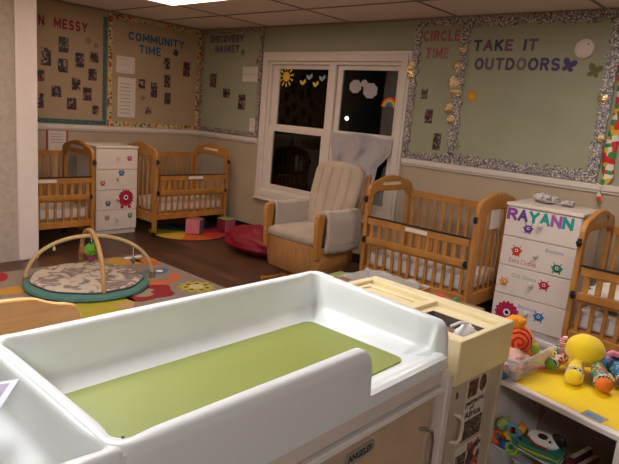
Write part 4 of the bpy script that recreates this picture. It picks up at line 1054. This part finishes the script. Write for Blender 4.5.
for i,(n,l,p,c,k,r) in enumerate(toys):
    b=MB()
    if k=='ball': b.sph((0,0,0),(r,r,r*.9)); b.tube([(0,0,r*.6),(0,r*.8,r*1.1)],.005,8)
    else: b.tube([(r*math.cos(a),r*math.sin(a),0) for a in [2*PI*q/20 for q in range(20)]],.0065,8,closed=True); b.sph((r,0,0),.011); b.sph((-r,0,0),.010)
    o=b.build(n,c); place(o,S(2.02+p[0],.765+p[1],SB+p[2]+.01),rot=(random.uniform(.2,1.1),random.uniform(-.6,.6),i)); tag(o,l,'rattle toy','bright rattles in the bin')
bin_('clear_bin','clear plastic bin of orange balls below the cloth book inside the shelf',S(2.03,.62,SB),SA,.20,.13,.105)
for i,(x,y,z) in enumerate([(-.07,.02,.045),(-.045,-.03,.05),(.03,.0,.05)]):
    b=MB(); b.sph((0,0,0),.038); tag(place(b.build('orange_ball',mat('orange ball','#d8703c',.6)),S(2.03+x,.62+y,SB+z)),['orange ball at the front left of the lower clear bin','orange ball at the front right of the lower clear bin','orange ball at the back of the lower clear bin'][i],'ball','orange balls in the bin')
# cloth book with a black and white animal face
t=thing('cloth_book','striped cloth book with a black and white animal face on the shelf bin','cloth book',S(2.02,.625,SB+.115),math.radians(-88))
cols=['#5c9a50','#d8d4c0','#3a8070','#c8c040','#2f7f68','#e0dcd0']
for k in range(5):
    b=MB()
    b.grid(lambda u,v,k=k:(-.085+.17*u,-.055+.11*v-.004*k,.008+k*.011+.018*(1-u)*(k*.18)+.006*math.sin(u*5+k)),16,6); b.build('page',cols[k],t,solid=.007)
b=MB(); b.sph((.0,.0,.085),(.07,.045,.034),0,jit=.05); b.sph((.055,.012,.10),(.035,.03,.028),1); b.sph((-.0,-.025,.11),(.022,.014,.012),1); b.sph((.035,-.034,.108),(.014,.008,.013),0); b.sph((.036,-.041,.108),(.006,.004,.006),1); b.tube([(-.06,-.026,.085),(-.02,-.044,.072),(.03,-.042,.07)],.005,6,2); b.sph((.07,-.02,.125),(.02,.012,.02),1)
b.build('animal_face',['#e8e4e0','black','#a01c2c'],t); t.scale=(.85,.85,.85)
b=MB(); b.tube([(-.1+.016*math.cos(a),-.05,.05+.016*math.sin(a)) for a in [2*PI*q/16 for q in range(16)]],.005,6,closed=True); b.sph((-.1,-.05,.05),.007); b.build('ring','#4a8a88',t)
# red books
for i,(y,h,c,l) in enumerate([(.492,.17,'#5a1420','dark red book standing at the back beside the black and white face'),(.462,.155,'#7a1c28','maroon book standing beside the dark red book')]):
    t=thing('board_book',l,'book',S(2.10,y+.03,SB),SA,'red books on the shelf'); b=MB(); b.box(-.07,-.010,0,.07,.010,h); b.build('cover',c,t,bevel=.002); b=MB(); b.box(-.066,-.008,h,.066,.008,h+.001); b.build('pages','#c8b8a0',t)
b=MB(); b.box(-.05,-.03,0,.05,.03,.075); tag(place(b.build('red_box','#b8142c',bevel=.005),S(1.985,.51,SB)),'small bright red box at the front beside the bin of orange balls','box')
t=thing('round_tin','round tan tin with a blue label near the shelf divider','tin',S(2.02,.41,SB)); b=MB(); b.loft([[(.055*math.cos(a),.05*math.sin(a),z) for a in [2*PI*k/36 for k in range(36)]] for z in (0,.14)],0,True,True); b.build('drum','#a88a5c',t,bevel=.005); b=MB(); b.shape(rect(-.04,-.025,.02,.025),d0=.1405,d1=.142,plane='xy'); b.build('tin_label','#2f9ac0',t)
b=MB(); b.box(-.05,-.004,0,.05,.004,.04); tag(place(b.build('white_box','#c8bdb4',bevel=.004),S(1.985,.697,SB)),'low white box between the two clear bins','box')

# small toys peeking over the tower near centre crib
b=MB(); b.box(-.09,-.16,0,.09,.16,.56); t=tag(place(b.build('toy_crate','#8a6a4a',bevel=.004),(2.78,1.40,0)),'brown crate mostly hidden behind the storage tower','crate')
b=MB(); b.sph((0,0,.02),(.02,.024,.02)); tag(place(b.build('red_toy','#c03a3c'),(2.775,1.46,.561)),'small red toy peeking over the cream tower top','toy')
b=MB(); b.cyl((0,0,0),(0,0,.034),.016,.014); b.cyl((0,0,.034),(0,0,.045),.008); tag(place(b.build('green_bottle','#3a9a6c'),(2.765,1.365,.561)),'small green bottle peeking over the cream tower top','bottle')

# ---------------------------------------------------------------- world, camera
w=bpy.data.worlds.new('World'); bpy.context.scene.world=w; w.use_nodes=True
w.node_tree.nodes['Background'].inputs[0].default_value=(.0012,.0014,.002,1); w.node_tree.nodes['Background'].inputs[1].default_value=.6
cam=bpy.data.cameras.new('camera'); co=bpy.data.objects.new('camera',cam); COL.objects.link(co)
yaw,pit,rol=[math.radians(a) for a in (41.56,11.5,4.93)]
F=Vector((math.cos(yaw)*math.cos(pit),math.sin(yaw)*math.cos(pit),-math.sin(pit))); Rv=Vector((math.sin(yaw),-math.cos(yaw),0)); U=Rv.cross(F)
R2=Rv*math.cos(rol)+U*math.sin(rol); U2=-Rv*math.sin(rol)+U*math.cos(rol)
m=Matrix((R2,U2,-F)).transposed().to_4x4(); m.translation=(0,0,1.5); co.matrix_world=m
cam.sensor_width=36; cam.lens=576.7*36/619; cam.clip_start=.02
sc=bpy.context.scene; sc.camera=co
sc.view_settings.view_transform='Standard'; sc.view_settings.look='None'; sc.view_settings.gamma=1; sc.view_settings.exposure=0
sc.view_settings.use_curve_mapping=False
